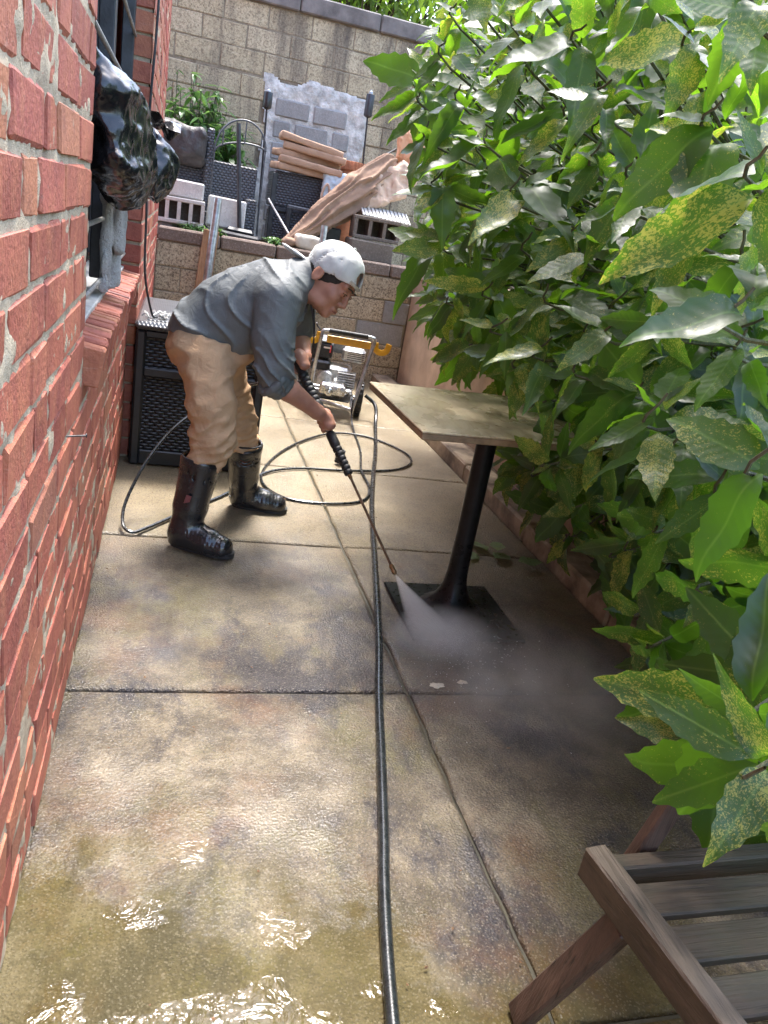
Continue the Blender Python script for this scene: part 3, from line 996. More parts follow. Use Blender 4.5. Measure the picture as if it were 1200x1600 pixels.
# the storeys above and the mass behind
def mk_bricktex():
    t = NT("brickwork_above")
    v = t.mapping(t.pos(), (1, 1, 1), rot=(0, 0, 0))
    s = t.n("ShaderNodeSeparateXYZ", i_Vector=v)
    c = t.n("ShaderNodeCombineXYZ", i_X=t.math('ADD', s.outputs[0], s.outputs[1]), i_Y=s.outputs[2])
    b = t.n("ShaderNodeTexBrick", i_Vector=c.outputs[0], i_Scale=1.0)
    b.inputs["Color1"].default_value = (.36, .08, .05, 1); b.inputs["Color2"].default_value = (.27, .06, .045, 1); b.inputs["Mortar"].default_value = (.46, .40, .31, 1)
    b.inputs["Brick Width"].default_value = .29; b.inputs["Row Height"].default_value = .097; b.inputs["Mortar Size"].default_value = .008
    return t.done(t.bsdf(b.outputs[0], .8, t.bump(b.outputs[1], -.5, .006)))
M["brick_upper"] = mk_bricktex()
mb = MB(); mb.box((WX - 2.02, 2.9, 4.2), (4.0, 7.8, 2.38)); mb.build("upper_storey", M["brick_upper"], house)
mb = MB(); mb.box((WX - 2.25, 2.9, 1.5), (3.9, 7.7, 3.0)); mb.build("inner_wall", M["glass"], house)
mb = MB(); mb.box((WX - .12, (WY0 + WY1) / 2, WZ1 + .13), (.22, WY1 - WY0 + .2, .2), None, .006); mb.build("lintel", M["stone_cap"], house)
# rowlock sill of bricks on edge
y = WY0 - .012; k = 0
while y < WY1 - .05:
    t_ = rb.uniform(.060, .070)
    mb = MB(); mb.box((0, 0, 0), (.135, t_ - .012, .105), rotm(0, .16, 0), .006)
    mb.v = [(x + rb.uniform(-.002, .002), yy + rb.uniform(-.003, .003), z + rb.uniform(-.003, .003)) for x, yy, z in mb.v]
    me = mb.mesh("sill_brick"); me.materials.append(M["brick"])
    link_mesh("sill_brick", me, None, house, Vector((-.238 + rb.uniform(-.004, .004), y + t_ / 2, .893 + rb.uniform(-.003, .003))) - hl)
    y += t_
mb = MB(); mb.box((-.248, (WY0 + WY1) / 2, .885), (.12, WY1 - WY0 - .02, .09), rotm(0, .16, 0)); mb.build("sill_mortar", M["mortar"], house)
# window with steel grille
win = empty("window", (-.30, 3.06, WZ0), house); win.location = Vector((-.30, 3.06, WZ0)) - hl
mb = MB(); mb.box((-.292, (WY0 + WY1) / 2, WZ0 + .02), (.10, WY1 - WY0 - .004, .035), rotm(0, .12, 0), .004); mb.build("window_sill", M["ivory"], win)
mb = MB(); mb.box((-.335, (WY0 + WY1) / 2, (WZ0 + WZ1) / 2), (.008, WY1 - WY0 - .02, WZ1 - WZ0 - .01)); mb.build("pane", M["glass"], win)
for yy, wd in ((WY0 + .03, .05), (2.56, .035), (3.02, .05), (3.5, .035), (WY1 - .04, .06)):
    mb = MB(); mb.box((-.295 if wd < .04 else -.27, yy, (WZ0 + WZ1) / 2 + .03), (.03 if wd < .04 else .05, wd, WZ1 - WZ0 - .09), None, .004); mb.build("grille_post", M["steel_paint"], win)
for zz in (1.02, 1.215, 1.46, 1.70, 1.93, 2.17, 2.42):
    mb = MB(); mb.tube([(-.243, WY0 + .004, zz), (-.243, WY1 - .006, zz)], .0075, 8); mb.build("grille_rod", M["rod"], win, smooth=True)
mb = MB(); mb.tube([(-.205, 1.735, .805), (-.165, 1.745, .808)], .0022, 6); mb.lathe([(.0, -.001), (.005, 0), (.005, .002), (0, .003)], (-.165, 1.745, .808), 8, rotm(0, R(90), 0))
tag(mb.build("nail", M["iron"]), "thin rusty nail sticking out of the brickwork near the window sill", "nail")
link = None

# ------------------------------------------------------------------ block walls
def block_wall(root, xa, xb, front, z0, rows, ch, bl, depth, mat, seed, skip=None, matfn=None, jt=.008, name="block"):
    r_ = random.Random(seed); cache = {}
    base = wloc(root)
    for k in range(rows):
        x = xa - (bl / 2 if k % 2 else 0) - r_.uniform(0, .03)
        z = z0 + k * ch
        while x < xb - .02:
            L = bl
            xs, xe = max(x, xa), min(x + L, xb)
            if xe - xs > .05 and not (skip and skip((xs + xe) / 2, z + ch / 2)):
                key = (round(xe - xs, 2), r_.randrange(3))
                if key not in cache:
                    mb = MB(); mb.box((0, 0, 0), (key[0] - jt, depth, ch - jt), None, .006)
                    mb.v = [(p[0] + r_.uniform(-.004, .004), p[1] + r_.uniform(-.002, .002), p[2] + r_.uniform(-.004, .004)) for p in mb.v]
                    cache[key] = mb
                m_ = matfn((xs + xe) / 2, z + ch / 2, r_) if matfn else mat
                kk = (key, m_.name)
                if kk not in cache:
                    me = cache[key].mesh(name); me.materials.append(m_); cache[kk] = me
                link_mesh(name, cache[kk], None, root, Vector(((xs + xe) / 2, front + depth / 2 + r_.uniform(-.003, .004), z + ch / 2)) - base)
            x += L
rw = thing("retaining_wall", (.9, 6.9, 0), "low retaining wall of tan concrete blocks with dark capping, behind the pressure washer", "wall")
def rw_mat(x, z, r_):
    if x > 1.72 and .30 < z < .82: return M["block_grey"]
    return M["block_low"]
block_wall(rw, -.168, 2.02, 6.80, -.04, 5, .196, .44, .20, M["block_low"], 4, matfn=rw_mat)
mb = MB(); mb.box((.92, 6.894, .44), (2.19, .17, 1.0)); mb.build("mortar_core", M["old_mortar"], rw)
x = -.168; r_ = random.Random(5)
while x < 1.98:
    L = min(r_.choice((.42, .46, .5)), 2.02 - x)
    mb = MB(); mb.box((x + L / 2, 6.905, .995), (L - .012, .235, .105), rotm(0, r_.uniform(-.006, .006), 0), .012)
    mb.build("cap_block", M["block_cap"], rw); x += L

tr_ = MB(); tr_.box((2.5, 8.0, .47), (9.0, 1.98, 1.0)); tag(tr_.build("terrace", M["earth"]), kind="structure")
mb = MB(); mb.box((4.3, 2.6, .44), (4.2, 8.6, 1.0)); tag(mb.build("planting_bed", M["earth"]), kind="structure")

gw = thing("garden_wall", (2.1, 3.0, 0), "beige stucco garden wall with pale coping, behind the spotted shrub", "wall")
mb = MB(); mb.box((2.10, 2.8, .48), (.16, 7.98, 1.0), None, .01); mb.build("stucco_face", M["stucco"], gw)
y = -1.2; r_ = random.Random(6)
while y < 6.7:
    L = min(.62, 6.79 - y)
    mb = MB(); mb.box((2.10, y + L / 2, 1.025), (.21, L - .008, .085), None, .008); mb.build("coping_stone", M["stone_cap"], gw); y += L

uw = thing("block_wall", (1.5, 8.7, 1.0), "tall stained concrete block wall with a patched opening, closing the yard", "wall")
PXa, PXb, PZa, PZb = .80, 1.62, 1.0, 2.42
def uw_skip(x, z): return PXa - .02 < x < PXb + .02 and z < PZb
block_wall(uw, -1.4, 5.2, 8.60, .90, 8, .198, .42, .2, M["block"], 14, skip=uw_skip)
block_wall(uw, -1.4, 5.2, 8.605, 2.505, 3, .198, .42, .2, M["block"], 15)
mb = MB(); mb.box((1.9, 8.695, 2.0), (6.6, .17, 2.24)); mb.build("mortar_core", M["old_mortar"], uw)
x = -1.4
while x < 5.2:
    L = r_.uniform(.7, .9)
    mb = MB(); mb.box((x + L / 2, 8.70, 3.185), (L - .01, .27, .155), rotm(0, r_.uniform(-.004, .004), 0), .012); mb.build("coping_stone", M["coping"], uw); x += L
# the patch: grey blocks in thickly smeared mortar
X, Z = np.meshgrid(np.arange(PXa - .16, PXb + .20, .02), np.arange(PZa, PZb + .16, .02))
ed = np.minimum(np.minimum(X - (PXa - .10), (PXb + .12) - X), (PZb + .08) - Z) + .05 * vnoise(X * 7, Z * 7, X * 0, 31)
Yp = 8.597 - np.clip(ed * .5, -.02, .012) - .008 * vnoise(X * 14, Z * 14, X * 0, 32)
n = X.shape[1]; fs = []
for b in range(X.shape[0] - 1):
    for a in range(n - 1):
        if ed[b, a] > 0: fs.append((b * n + a, b * n + a + 1, b * n + a + 1 + n, b * n + a + n))
mb = MB(); mb.add(np.stack([X.ravel(), Yp.ravel(), Z.ravel()], 1), fs); mb.build("smeared_mortar", M["smear"], uw, smooth=True)
zz = PZa - .02; k = 0
while zz < PZb - .1:
    x = PXa - (.17 if k % 2 else .0)
    while x < PXb:
        xa, xb = max(x, PXa), min(x + .385, PXb)
        if xb - xa > .08:
            mb = MB(); mb.box(((xa + xb) / 2, 8.63, zz + .10), (xb - xa - .045, .12, .165), rotm(0, r_.uniform(-.01, .01), 0), .014)
            mb.build("patch_block", M["block_grey"], uw)
        x += .385
    zz += .197; k += 1

# ------------------------------------------------------------------ pedestal table
tb = thing("pedestal_table", (1.12, 2.5, 0), "square stone-look table top on a glossy black pedestal with square base", "table")
mb = MB(); mb.box((1.122, 2.472, .0105), (.445, .44, .013), None, .004); mb.build("base_plate", M["black_gloss"], tb)
mb = MB(); mb.lathe([(.125, .016), (.118, .022), (.095, .036), (.072, .058), (.058, .085), (.046, .12), (.040, .17), (.0375, .30)], (1.122, 2.50, 0), 28); mb.build("foot_flare", M["black_gloss"], tb, smooth=True)
mb = MB(); mb.lathe([(.037, .15), (.037, .735)], (1.122, 2.50, 0), 28); mb.build("column", M["black_paint"], tb, smooth=True)
mb = MB(); mb.box((1.11, 2.53, .748), (.50, .06, .022), rotm(0, 0, R(45)), .004); mb.box((1.11, 2.53, .7475), (.06, .50, .022), rotm(0, 0, R(45)), .004); mb.build("top_bracket", M["black_paint"], tb)
rt = rotm(0, R(-.8), R(1.5))
mb = MB(); mb.box((1.10, 2.545, .7855), (.685, .675, .007), rt, .002); mb.build("table_top", M["table"], tb)
mb = MB(); mb.box((1.10, 2.545, .7705), (.680, .670, .0225), rt, .003); mb.build("edge_band", M["table_edge"], tb)

# ------------------------------------------------------------------ weathered slatted chair in the near corner
ch = thing("slatted_chair", (1.0, .62, 0), "weathered wooden slatted chair under the shrub, in the near right corner", "chair")
def bar(a, b, w, d, name, m, parent, up=(0, 0, 1), bev=.004):
    a, b = Vector(a), Vector(b); t = (b - a); L = t.length; t.normalize()
    u = Vector(up); u = (u - t * u.dot(t)).normalized(); s = t.cross(u)
    mb = MB(); rot_ = Matrix((s, t, u)).transposed()
    mb.box((a + b) / 2, (w, L, d), rot_, bev)
    return mb.build(name, m, parent)
bar((.772, .895, .385), (.862, .18, .385), .044, .064, "seat_rail", M["chair_wood"], ch)
bar((1.27, .895, .385), (1.34, .18, .385), .044, .064, "seat_rail", M["chair_wood"], ch)
bar((.795, .872, .378), (1.255, .880, .378), .034, .045, "cross_rail", M["chair_slat"], ch)
rc = random.Random(4)
for k, yy in enumerate((.80, .715, .625, .535, .445, .355, .265)):
    bar((.808 + (.895 - yy) * .125, yy, .383 + rc.uniform(-.002, .002)), (1.245 + (.895 - yy) * .1, yy + rc.uniform(.0, .012), .383), .066, .017, "slat", M["chair_slat"], ch, bev=.003)
bar((.786, .79, .352), (.722, .885, .006), .030, .050, "leg", M["chair_leg"], ch, up=(0, 1, .2))
bar((.835, .22, .36), (.83, .12, .006), .030, .05, "leg", M["chair_leg"], ch, up=(0, 1, .2))
bar((1.32, .80, .375), (1.36, .885, .006), .030, .05, "leg", M["chair_leg"], ch, up=(0, 1, .2))
bar((1.35, .22, .36), (1.38, .12, .006), .030, .05, "leg", M["chair_leg"], ch, up=(0, 1, .2))
bar((.868, .915, .30), (.945, .905, .60), .040, .026, "back_post", M["chair_leg"], ch, up=(0, 1, 0))
bar((1.24, .915, .30), (1.32, .905, .60), .040, .026, "back_post", M["chair_leg"], ch, up=(0, 1, 0))
mb = MB(); mb.box((1.615, 1.78, .036), (.09, .21, .066), rotm(0, 0, R(12)), .006)
tag(mb.build("loose_brick", M["chair_leg"]), "worn red-brown brick lying by the kerb under the shrub", "brick")

# ------------------------------------------------------------------ resin deck box
bx = thing("deck_box", (.15, 4.38, 0), "black wicker-look resin deck box against the brick wall behind the man", "deck box")
X0, X1, Y0, Y1 = -.164, .476, 3.925, 4.84
mb = MB()
for zz, h in ((.045, .075), (.485, .045), (.672, .035)):
    mb.box(((X0 + X1) / 2, Y0 + .015, zz), (X1 - X0 - .09, .026, h), None, .006)
for xx in (X0 + .025, X1 - .025):
    mb.box((xx, Y0 + .018, .345), (.052, .036, .69), None, .012)
mb.build("front_frame", M["box_frame"], bx)
mb = MB(); mb.box(((X0 + X1) / 2, Y0 + .026, .27), (X1 - X0 - .10, .014, .39)); mb.build("wicker_panel", M["wicker_black"], bx)
mb = MB(); mb.box(((X0 + X1) / 2, Y0 + .026, .58), (X1 - X0 - .10, .014, .15)); mb.build("wicker_panel", M["wicker_black"], bx)
mb = MB(); mb.box((X1 - .012, (Y0 + Y1) / 2 + .02, .345), (.022, Y1 - Y0 - .05, .69), None, .006); mb.box((X0 + .012, (Y0 + Y1) / 2 + .02, .345), (.022, Y1 - Y0 - .05, .69), None, .006)
mb.build("side_wall", M["wicker_black"], bx)
mb = MB(); mb.box(((X0 + X1) / 2, Y1 - .012, .345), (X1 - X0 - .03, .022, .69)); mb.build("back_wall", M["wicker_black"], bx)
mb = MB(); mb.box(((X0 + X1) / 2, (Y0 + Y1) / 2 - .004, .712), (X1 - X0 + .016, Y1 - Y0 + .03, .038), None, .016); mb.build("lid", M["lid"], bx)
mb = MB(); mb.box(((X0 + X1) / 2, (Y0 + Y1) / 2, .7325), (X1 - X0 - .09, Y1 - Y0 - .09, .006), None, .003); mb.build("lid_inset", M["lid"], bx)

# ------------------------------------------------------------------ bin bags, towel and cable at the window
def crumple(am, sc, sd_):
    def fn(x, y, z):
        a = 1 - np.abs(vnoise(x * sc, y * sc, z * sc, sd_)) * 2
        b = 1 - np.abs(vnoise(x * sc * 2.3, y * sc * 2.3, z * sc * 2.3, sd_ + 1)) * 2
        return -am * (np.maximum(a, -.4) + .45 * np.maximum(b, -.4))
    return fn
s = SDF((-.30, 2.0, 1.2), (.02, 3.05, 1.68), .0085)
s.ell((-.175, 2.47, 1.435), (.062, .30, .115), k=.03).ell((-.165, 2.66, 1.375), (.055, .18, .085), k=.04).ell((-.20, 2.30, 1.52), (.04, .12, .07), k=.04)
s.cap((-.20, 2.25, 1.56), (-.235, 2.15, 1.63), .03, .012, .03)
s.disp(crumple(.022, 5.5, 3)); s.disp(crumple(.007, 24, 5))
tag(s.build("bin_bag", M["bag"]), "large crumpled black bin bag bulging from the window grille, nearer of the two", "bag")
s = SDF((-.24, 2.85, 1.22), (.06, 3.4, 1.60), .0075)
s.ell((-.105, 3.10, 1.395), (.062, .13, .088), k=.03).cap((-.12, 3.08, 1.46), (-.15, 3.02, 1.52), .03, .012, .03)
s.disp(crumple(.022, 7, 9)); s.disp(crumple(.006, 28, 11))
tag(s.build("bin_bag", M["bag"]), "smaller knotted black bin bag hanging beyond the large one at the window", "bag")
# plastic flap fluttering off the grille
xs = np.linspace(0, 1, 22); ys = np.linspace(0, 1, 12)
A, B = np.meshgrid(xs, ys)
Xf = -.225 + .205 * A; Yf = 3.16 + .07 * np.sin(A * 5) + .12 * B; Zf = 1.585 - .028 * A + .03 * vnoise(A * 5, B * 3, A * 0, 3) - .05 * B * (1 - A * .4)
mb = MB(); n = 22
mb.add(np.stack([Xf.ravel(), Yf.ravel(), Zf.ravel()], 1), [(b * n + a, b * n + a + 1, b * n + a + 1 + n, b * n + a + n) for b in range(11) for a in range(21)])
tag(mb.build("plastic_flap", M["bag"], smooth=True), "torn black plastic flap sticking out above the smaller bin bag", "plastic")
s = SDF((-.29, 2.6, .92), (-.12, 3.25, 1.30), .0065)
s.rbox((-.232, 2.93, 1.14), (.011, .10, .155), r=.01, k=.01).rbox((-.212, 3.03, 1.115), (.012, .085, .13), r=.011, k=.012).cap((-.232, 2.84, 1.285), (-.222, 3.09, 1.245), .017, .017, .015)
s.rbox((-.195, 2.97, 1.185), (.010, .09, .075), r=.01, k=.012)
s.disp(lambda x, y, z: .007 * np.sin(y * 85 + 5 * vnoise(x * 9, y * 9, z * 7, 4)) + .006 * vnoise(x * 30, y * 30, z * 30, 5))
tag(s.build("towel", M["towel"]), "grey terry towel hung over the window grille above the brick sill", "towel")
mb = MB(); mb.tube(catmull([(-.158, 4.05, 3.0), (-.155, 4.0, 2.08), (-.166, 3.99, 1.57), (-.152, 3.985, 1.22), (-.142, 3.985, .95), (-.10, 4.02, .76), (-.075, 4.06, .737)], 8), .0055, 6)
tag(mb.build("cable", M["iron"], smooth=True), "thin dark cable hanging down the brick pier onto the deck box", "cable")
mb = MB()
for k in range(14):
    a = rc.uniform(0, 6.28); p = Vector((-.075 + .05 * math.cos(a), 4.07 + .06 * math.sin(a), .737))
    mb.tube(catmull([p, p + Vector((rc.uniform(-.03, .03), rc.uniform(-.03, .03), .02)), p + Vector((rc.uniform(-.05, .05), rc.uniform(-.05, .05), .004))], 4), .0035, 5)
tag(mb.build("cord_tangle", M["ivory"], smooth=True), "small tangle of pale cord on the deck box lid", "cord")

# ------------------------------------------------------------------ pressure washer
pw = thing("pressure_washer", (1.2, 5.5, 0), "petrol pressure washer with yellow hose hooks and black engine, behind the man", "pressure washer")
hl_, hr_ = Vector((1.0, 5.36, .61)), Vector((1.368, 5.28, .612))
lf, rf = Vector((.985, 5.44, .115)), Vector((1.268, 5.225, .10))
mb = MB()
mb.tube([lf, lf.lerp(hl_, .5), hl_ - Vector((0, 0, .05))], .0135, 10); mb.tube([rf, rf.lerp(hr_, .5), hr_ - Vector((.008, 0, .05))], .0135, 10)
mb.tube(catmull([hl_ - Vector((0, 0, .055)), hl_ - Vector((-.008, 0, .012)), hl_ + Vector((.05, -.008, .004)), hr_ - Vector((.05, -.008, -.004)), hr_ - Vector((.006, 0, .012)), hr_ - Vector((.008, 0, .055))], 6), .0135, 10)
mb.tube([lf, lf + Vector((.03, .42, .0))], .0135, 10); mb.tube([rf, rf + Vector((.09, .52, .02))], .0135, 10)
mb.tube([lf, rf], .0135, 10); mb.tube([lf + Vector((.03, .42, 0)), rf + Vector((.09, .52, .02))], .0135, 10)
mb.tube([lf, lf - Vector((0, .02, .10))], .011, 8)
mb.build("frame", M["galv"], pw, smooth=True)
mb = MB(); mb.tube([hl_ + Vector((.05, -.008, .004)), hr_ - Vector((.05, -.008, -.004))], .0175, 12); mb.build("handle_grip", M["foam"], pw, smooth=True)
mb = MB(); mb.lathe([(.0, -.016), (.019, -.014), (.019, .014), (0, .016)], lf + Vector((0, -.02, -.10)) + Vector((0, 0, 0)), 10); mb.build("rubber_foot", M["rubber"], pw, smooth=True)
def wheel(c, r_, w, rz):
    rot_ = rotm(0, R(90), 0); rot_ = rotm(0, 0, rz) @ rot_
    t_ = MB(); t_.lathe([(r_ * .62, -w * .45), (r_ * .8, -w * .5), (r_ * .95, -w * .42), (r_, -w * .2), (r_, w * .2), (r_ * .95, w * .42), (r_ * .8, w * .5), (r_ * .62, w * .45), (r_ * .6, 0), (r_ * .62, -w * .45)], c, 26, rot_, cap=False)
    for k in range(22):
        a = 2 * math.pi * k / 22
        t_.box(Vector(c) + rot_ @ Vector((r_ * math.cos(a), r_ * math.sin(a), 0)), (.014, .012, w * .7), rot_ @ Matrix.Rotation(a, 3, 'Z'), .002)
    o = t_.build("wheel", M["rubber"], pw, smooth=True)
    m2 = MB(); m2.lathe([(.0, -w * .3), (.03, -w * .32), (.035, -w * .2), (r_ * .5, -w * .12), (r_ * .63, -w * .3), (r_ * .64, 0), (r_ * .63, w * .3), (r_ * .5, w * .12), (.035, w * .2), (.03, w * .32), (0, w * .3)], c, 22, rot_, cap=False)
    m2.build("rim", M["engine_grey"], o, smooth=True)
wheel((1.372, 5.50, .132), .13, .055, R(-12)); wheel((.965, 5.70, .132), .13, .055, R(-12))
mb = MB(); mb.tube([(.94, 5.70, .132), (1.40, 5.50, .132)], .010, 8); mb.build("axle", M["chrome"], pw, smooth=True)
ry = rotm(0, 0, R(-16))
def pb(name, m, c, sz, b=.01, rot_=None, par=pw):
    q = MB(); q.box(c, sz, rot_ if rot_ is not None else ry, b); return q.build(name, m, par)
pb("engine_block", M["alu"], (1.20, 5.60, .255), (.20, .20, .17), .02)
for k in range(7):
    pb("cooling_fin", M["alu"], (1.255, 5.50 + .0, .20 + k * .018), (.13, .09, .007), .002)
tk = pb("fuel_tank", M["engine_grey"], (1.20, 5.70, .47), (.30, .17, .10), .03)
q = MB(); q.lathe([(.0, 0), (.032, 0), (.032, .022), (.026, .03), (0, .03)], (1.17, 5.70, .518), 14); q.build("fuel_cap", M["engine_black"], tk, smooth=True)
af = pb("air_filter", M["engine_black"], (1.065, 5.58, .445), (.15, .13, .125), .018)
pb("filter_lid", M["engine_grey"], (1.065, 5.58, .512), (.152, .132, .014), .005, par=af)
pb("sticker", M["red_label"], (1.083, 5.5095, .463), (.062, .004, .052), .001, par=af)
pb("sticker", M["white_label"], (1.083, 5.5070, .470), (.050, .003, .012), .0008, par=af)
mf = pb("muffler", M["alu"], (1.295, 5.555, .435), (.17, .11, .10), .02)
for k in range(5):
    pb("louvre", M["engine_black"], (1.300, 5.4975, .405 + k * .014), (.125, .004, .006), .001, par=mf)
pb("engine_cowl", M["engine_black"], (1.06, 5.56, .34), (.15, .12, .07), .015)
q = MB(); q.lathe([(.0, 0), (.06, 0), (.062, .01), (.05, .03), (.02, .035), (0, .035)], (1.10, 5.50, .25), 18, ry @ rotm(R(90), 0, 0)); q.build("recoil_cover", M["alu"], pw, smooth=True)
q = MB(); q.box((1.15, 5.42, .195), (.19, .13, .10), ry, .02); q.build("pump_body", M["chrome"], pw)
for k in range(3):
    q = MB(); q.lathe([(0, 0), (.021, 0), (.021, .03), (.014, .035), (.014, .05), (0, .05)], (1.095 + k * .055, 5.36 - k * .016, .215), 12, ry @ rotm(R(75), 0, 0)); q.build("pump_valve", M["alu"], pw, smooth=True)
q = MB(); q.lathe([(0, 0), (.030, 0), (.030, .02), (.017, .024), (.017, .05), (.012, .05), (.012, .07), (0, .07)], (1.11, 5.35, .19), 16, ry @ rotm(R(90), 0, 0)); q.build("unloader_knob", M["chrome"], pw, smooth=True)
q = MB(); q.tube(catmull([(1.22, 5.37, .20), (1.255, 5.33, .195), (1.262, 5.28, .19)], 5), .014, 10); q.build("outlet_pipe", M["chrome"], pw, smooth=True)
pb("base_plate", M["engine_black"], (1.17, 5.56, .125), (.30, .36, .012), .004)
# yellow cross plate with two hooks
q = MB(); q.box((1.195, 5.335, .556), (.31, .012, .052), rotm(R(-12), 0, R(-12)), .004); q.build("cross_plate", M["yellow"], pw)
def hook(c, sg):
    pts = [Vector(c) + Vector((sg * .005, 0, .01)), Vector(c) + Vector((sg * .012, 0, -.035)), Vector(c) + Vector((sg * .045, -.005, -.055)), Vector(c) + Vector((sg * .085, -.01, -.04)), Vector(c) + Vector((sg * .10, -.012, .012))]
    q = MB(); q.tube(catmull(pts, 6), .022, 10, flat=.28, up=(0, 0, 1) if False else (0, 1, 0)); q.build("hose_hook", M["yellow"], pw, smooth=True)
hook((1.372, 5.285, .575), 1); hook((.995, 5.37, .585), -1)
q = MB(); q.tube(catmull([(.99, 5.36, .61), (.96, 5.36, .64), (.955, 5.35, .655)], 4), .005, 6); q.build("throttle_wire", M["iron"], pw, smooth=True)

# ------------------------------------------------------------------ hoses on the paving
mb = MB()
mb.tube(catmull([(1.40, 5.42, .175), (1.47, 5.36, .12), (1.44, 5.15, .018), (1.30, 4.55, .013), (1.17, 4.05, .013), (1.035, 3.50, .013), (.90, 2.85, .013), (.775, 2.26, .013), (.69, 1.90, .013), (.625, 1.60, .013), (.57, 1.35, .013), (.53, 1.18, .013), (.485, .95, .013), (.43, .60, .013), (.36, .2, .013), (.32, -.5, .013)], 8), .0135, 10)
tag(mb.build("water_hose", M["hose"], smooth=True), "thick black water hose running straight down the paving to the camera", "hose")
mb = MB()
mb.tube(catmull([(1.262, 5.26, .188), (1.262, 5.215, .16), (1.262, 5.19, .08), (1.255, 5.05, .014), (1.20, 4.55, .011), (1.12, 4.15, .011), (1.10, 3.85, .010), (1.02, 3.64, .010), (.84, 3.555, .010), (.62, 3.575, .010), (.515, 3.74, .010), (.53, 3.98, .010), (.66, 4.33, .010), (.86, 4.66, .010), (1.10, 4.90, .010), (1.33, 4.88, .010), (1.50, 4.63, .010), (1.50, 4.40, .010), (1.34, 4.21, .010), (1.06, 4.12, .010), (.78, 4.08, .012), (.58, 3.98, .014), (.44, 3.80, .010), (.30, 3.56, .010), (.12, 3.32, .010), (-.04, 3.10, .010), (-.10, 3.04, .012), (-.137, 3.09, .03), (-.13, 3.18, .10), (-.06, 3.30, .24), (.04, 3.42, .36), (.16, 3.50, .45), (.30, 3.50, .55), (.42, 3.36, .63), (.475, 3.28, .66)], 7), .0072, 8)
tag(mb.build("pressure_hose", M["hose"], smooth=True), "thin black pressure hose looped over the paving between washer and spray gun", "hose")
q = MB()
for k in range(6):
    q.torus((1.00 + .002 * k, 4.25, .018 + .013 * k), .018, .0075, rotm(R(4), R(5), 0), 14, 6)
tag(q.build("coupling", M["rubber"], smooth=True), "short ribbed black hose coupling standing on the paving beside the hose loop", "coupling")

# ------------------------------------------------------------------ fallen cut leaves and crumbs
def leaf_mesh(name, L=.15, W=.055, fold=.25, droop=.3, st=9, serr=.10, rnd=0.0, twist=0.0):
    vs = []; uv = []; fs = []
    for i in range(st):
        v = i / (st - 1)
        w_ = W * (math.sin(math.pi * min(1, v * 1.02) ** .80) ** .85) if 0 < i < st - 1 else .0015
        if 0 < i < st - 1 and v > .3: w_ *= 1 + (serr if i % 2 else -serr)
        y_ = L * v
        zc = -droop * L * v * v + .03 * L * math.sin(v * 9)
        tw = twist * v
        for sgn in (-1, 0, 1):
            lift = fold * w_ * abs(sgn)
            vs.append((sgn * w_ * math.cos(tw), y_ - abs(sgn) * w_ * .10 + (L * .016 if i % 2 and sgn else 0), zc + lift + sgn * w_ * math.sin(tw)))
            uv.append((.5 + .5 * sgn * w_ / W * .62, v))
    for i in range(st - 1):
        a = i * 3
        fs += [(a, a + 1, a + 4, a + 3), (a + 1, a + 2, a + 5, a + 4)]
    me = bpy.data.meshes.new(name); me.from_pydata(vs, [], fs)
    ul = me.uv_layers.new(name="UVMap")
    for l in me.loops: ul.data[l.index].uv = uv[l.vertex_index]
    me.polygons.foreach_set("use_smooth", [True] * len(me.polygons))
    me.update()
    return me, vs, fs, uv
cutm = []
for k in range(3):
    me, *_ = leaf_mesh("fallen_leaf", .13, .042, .12, .05 + .08 * k, 10, .07); me.materials.append(M["leaf_cut"]); cutm.append(me)
cl = [((1.44, 3.00), 80, "fallen pale leaf by the table foot, leftmost of the little pile"), ((1.50, 3.07), 20, "fallen pale leaf by the table foot, farthest of the little pile"), ((1.50, 2.97), -60, "fallen pale leaf by the table foot, middle of the little pile"), ((1.60, 2.93), -95, "fallen pale leaf by the table foot, pointing at the kerb"), ((1.53, 3.02), -20, "fallen pale leaf by the table foot, lying on top of the pile")]
for k, (p, a, lb) in enumerate(cl):
    o = link_mesh("fallen_leaf", cutm[k % 3], None, None, (p[0], p[1], .010 + .008 * k)); o.rotation_euler = (R(4), R(rc.uniform(-8, 8)), R(a)); o.scale = (.95, .95, .95)
    tag(o, lb, "leaf", "cut leaves on the paving")
mb = MB()
for k in range(420):
    x, y_ = rc.uniform(-.18, 1.74), rc.uniform(.85, 6.3)
    a = rc.uniform(0, 6.28); s_ = rc.uniform(.0015, .0055) * (1.5 if rc.random() < .08 else 1)
    d1 = Vector((math.cos(a), math.sin(a), rc.uniform(-.1, .3))) * s_; d2 = Vector((-math.sin(a), math.cos(a), rc.uniform(-.2, .3))) * s_ * rc.uniform(.3, .8)
    c = Vector((x, y_, .009))
    mb.add([c - d1, c + d2, c + d1, c - d2, c + Vector((0, 0, s_ * .6))], [(0, 1, 4), (1, 2, 4), (2, 3, 4), (3, 0, 4), (3, 2, 1, 0)])
tag(mb.build("leaf_litter", M["dead_leaf"]), "tiny dark crumbs of dirt and leaf scattered over the wet paving", "litter", kind="stuff")

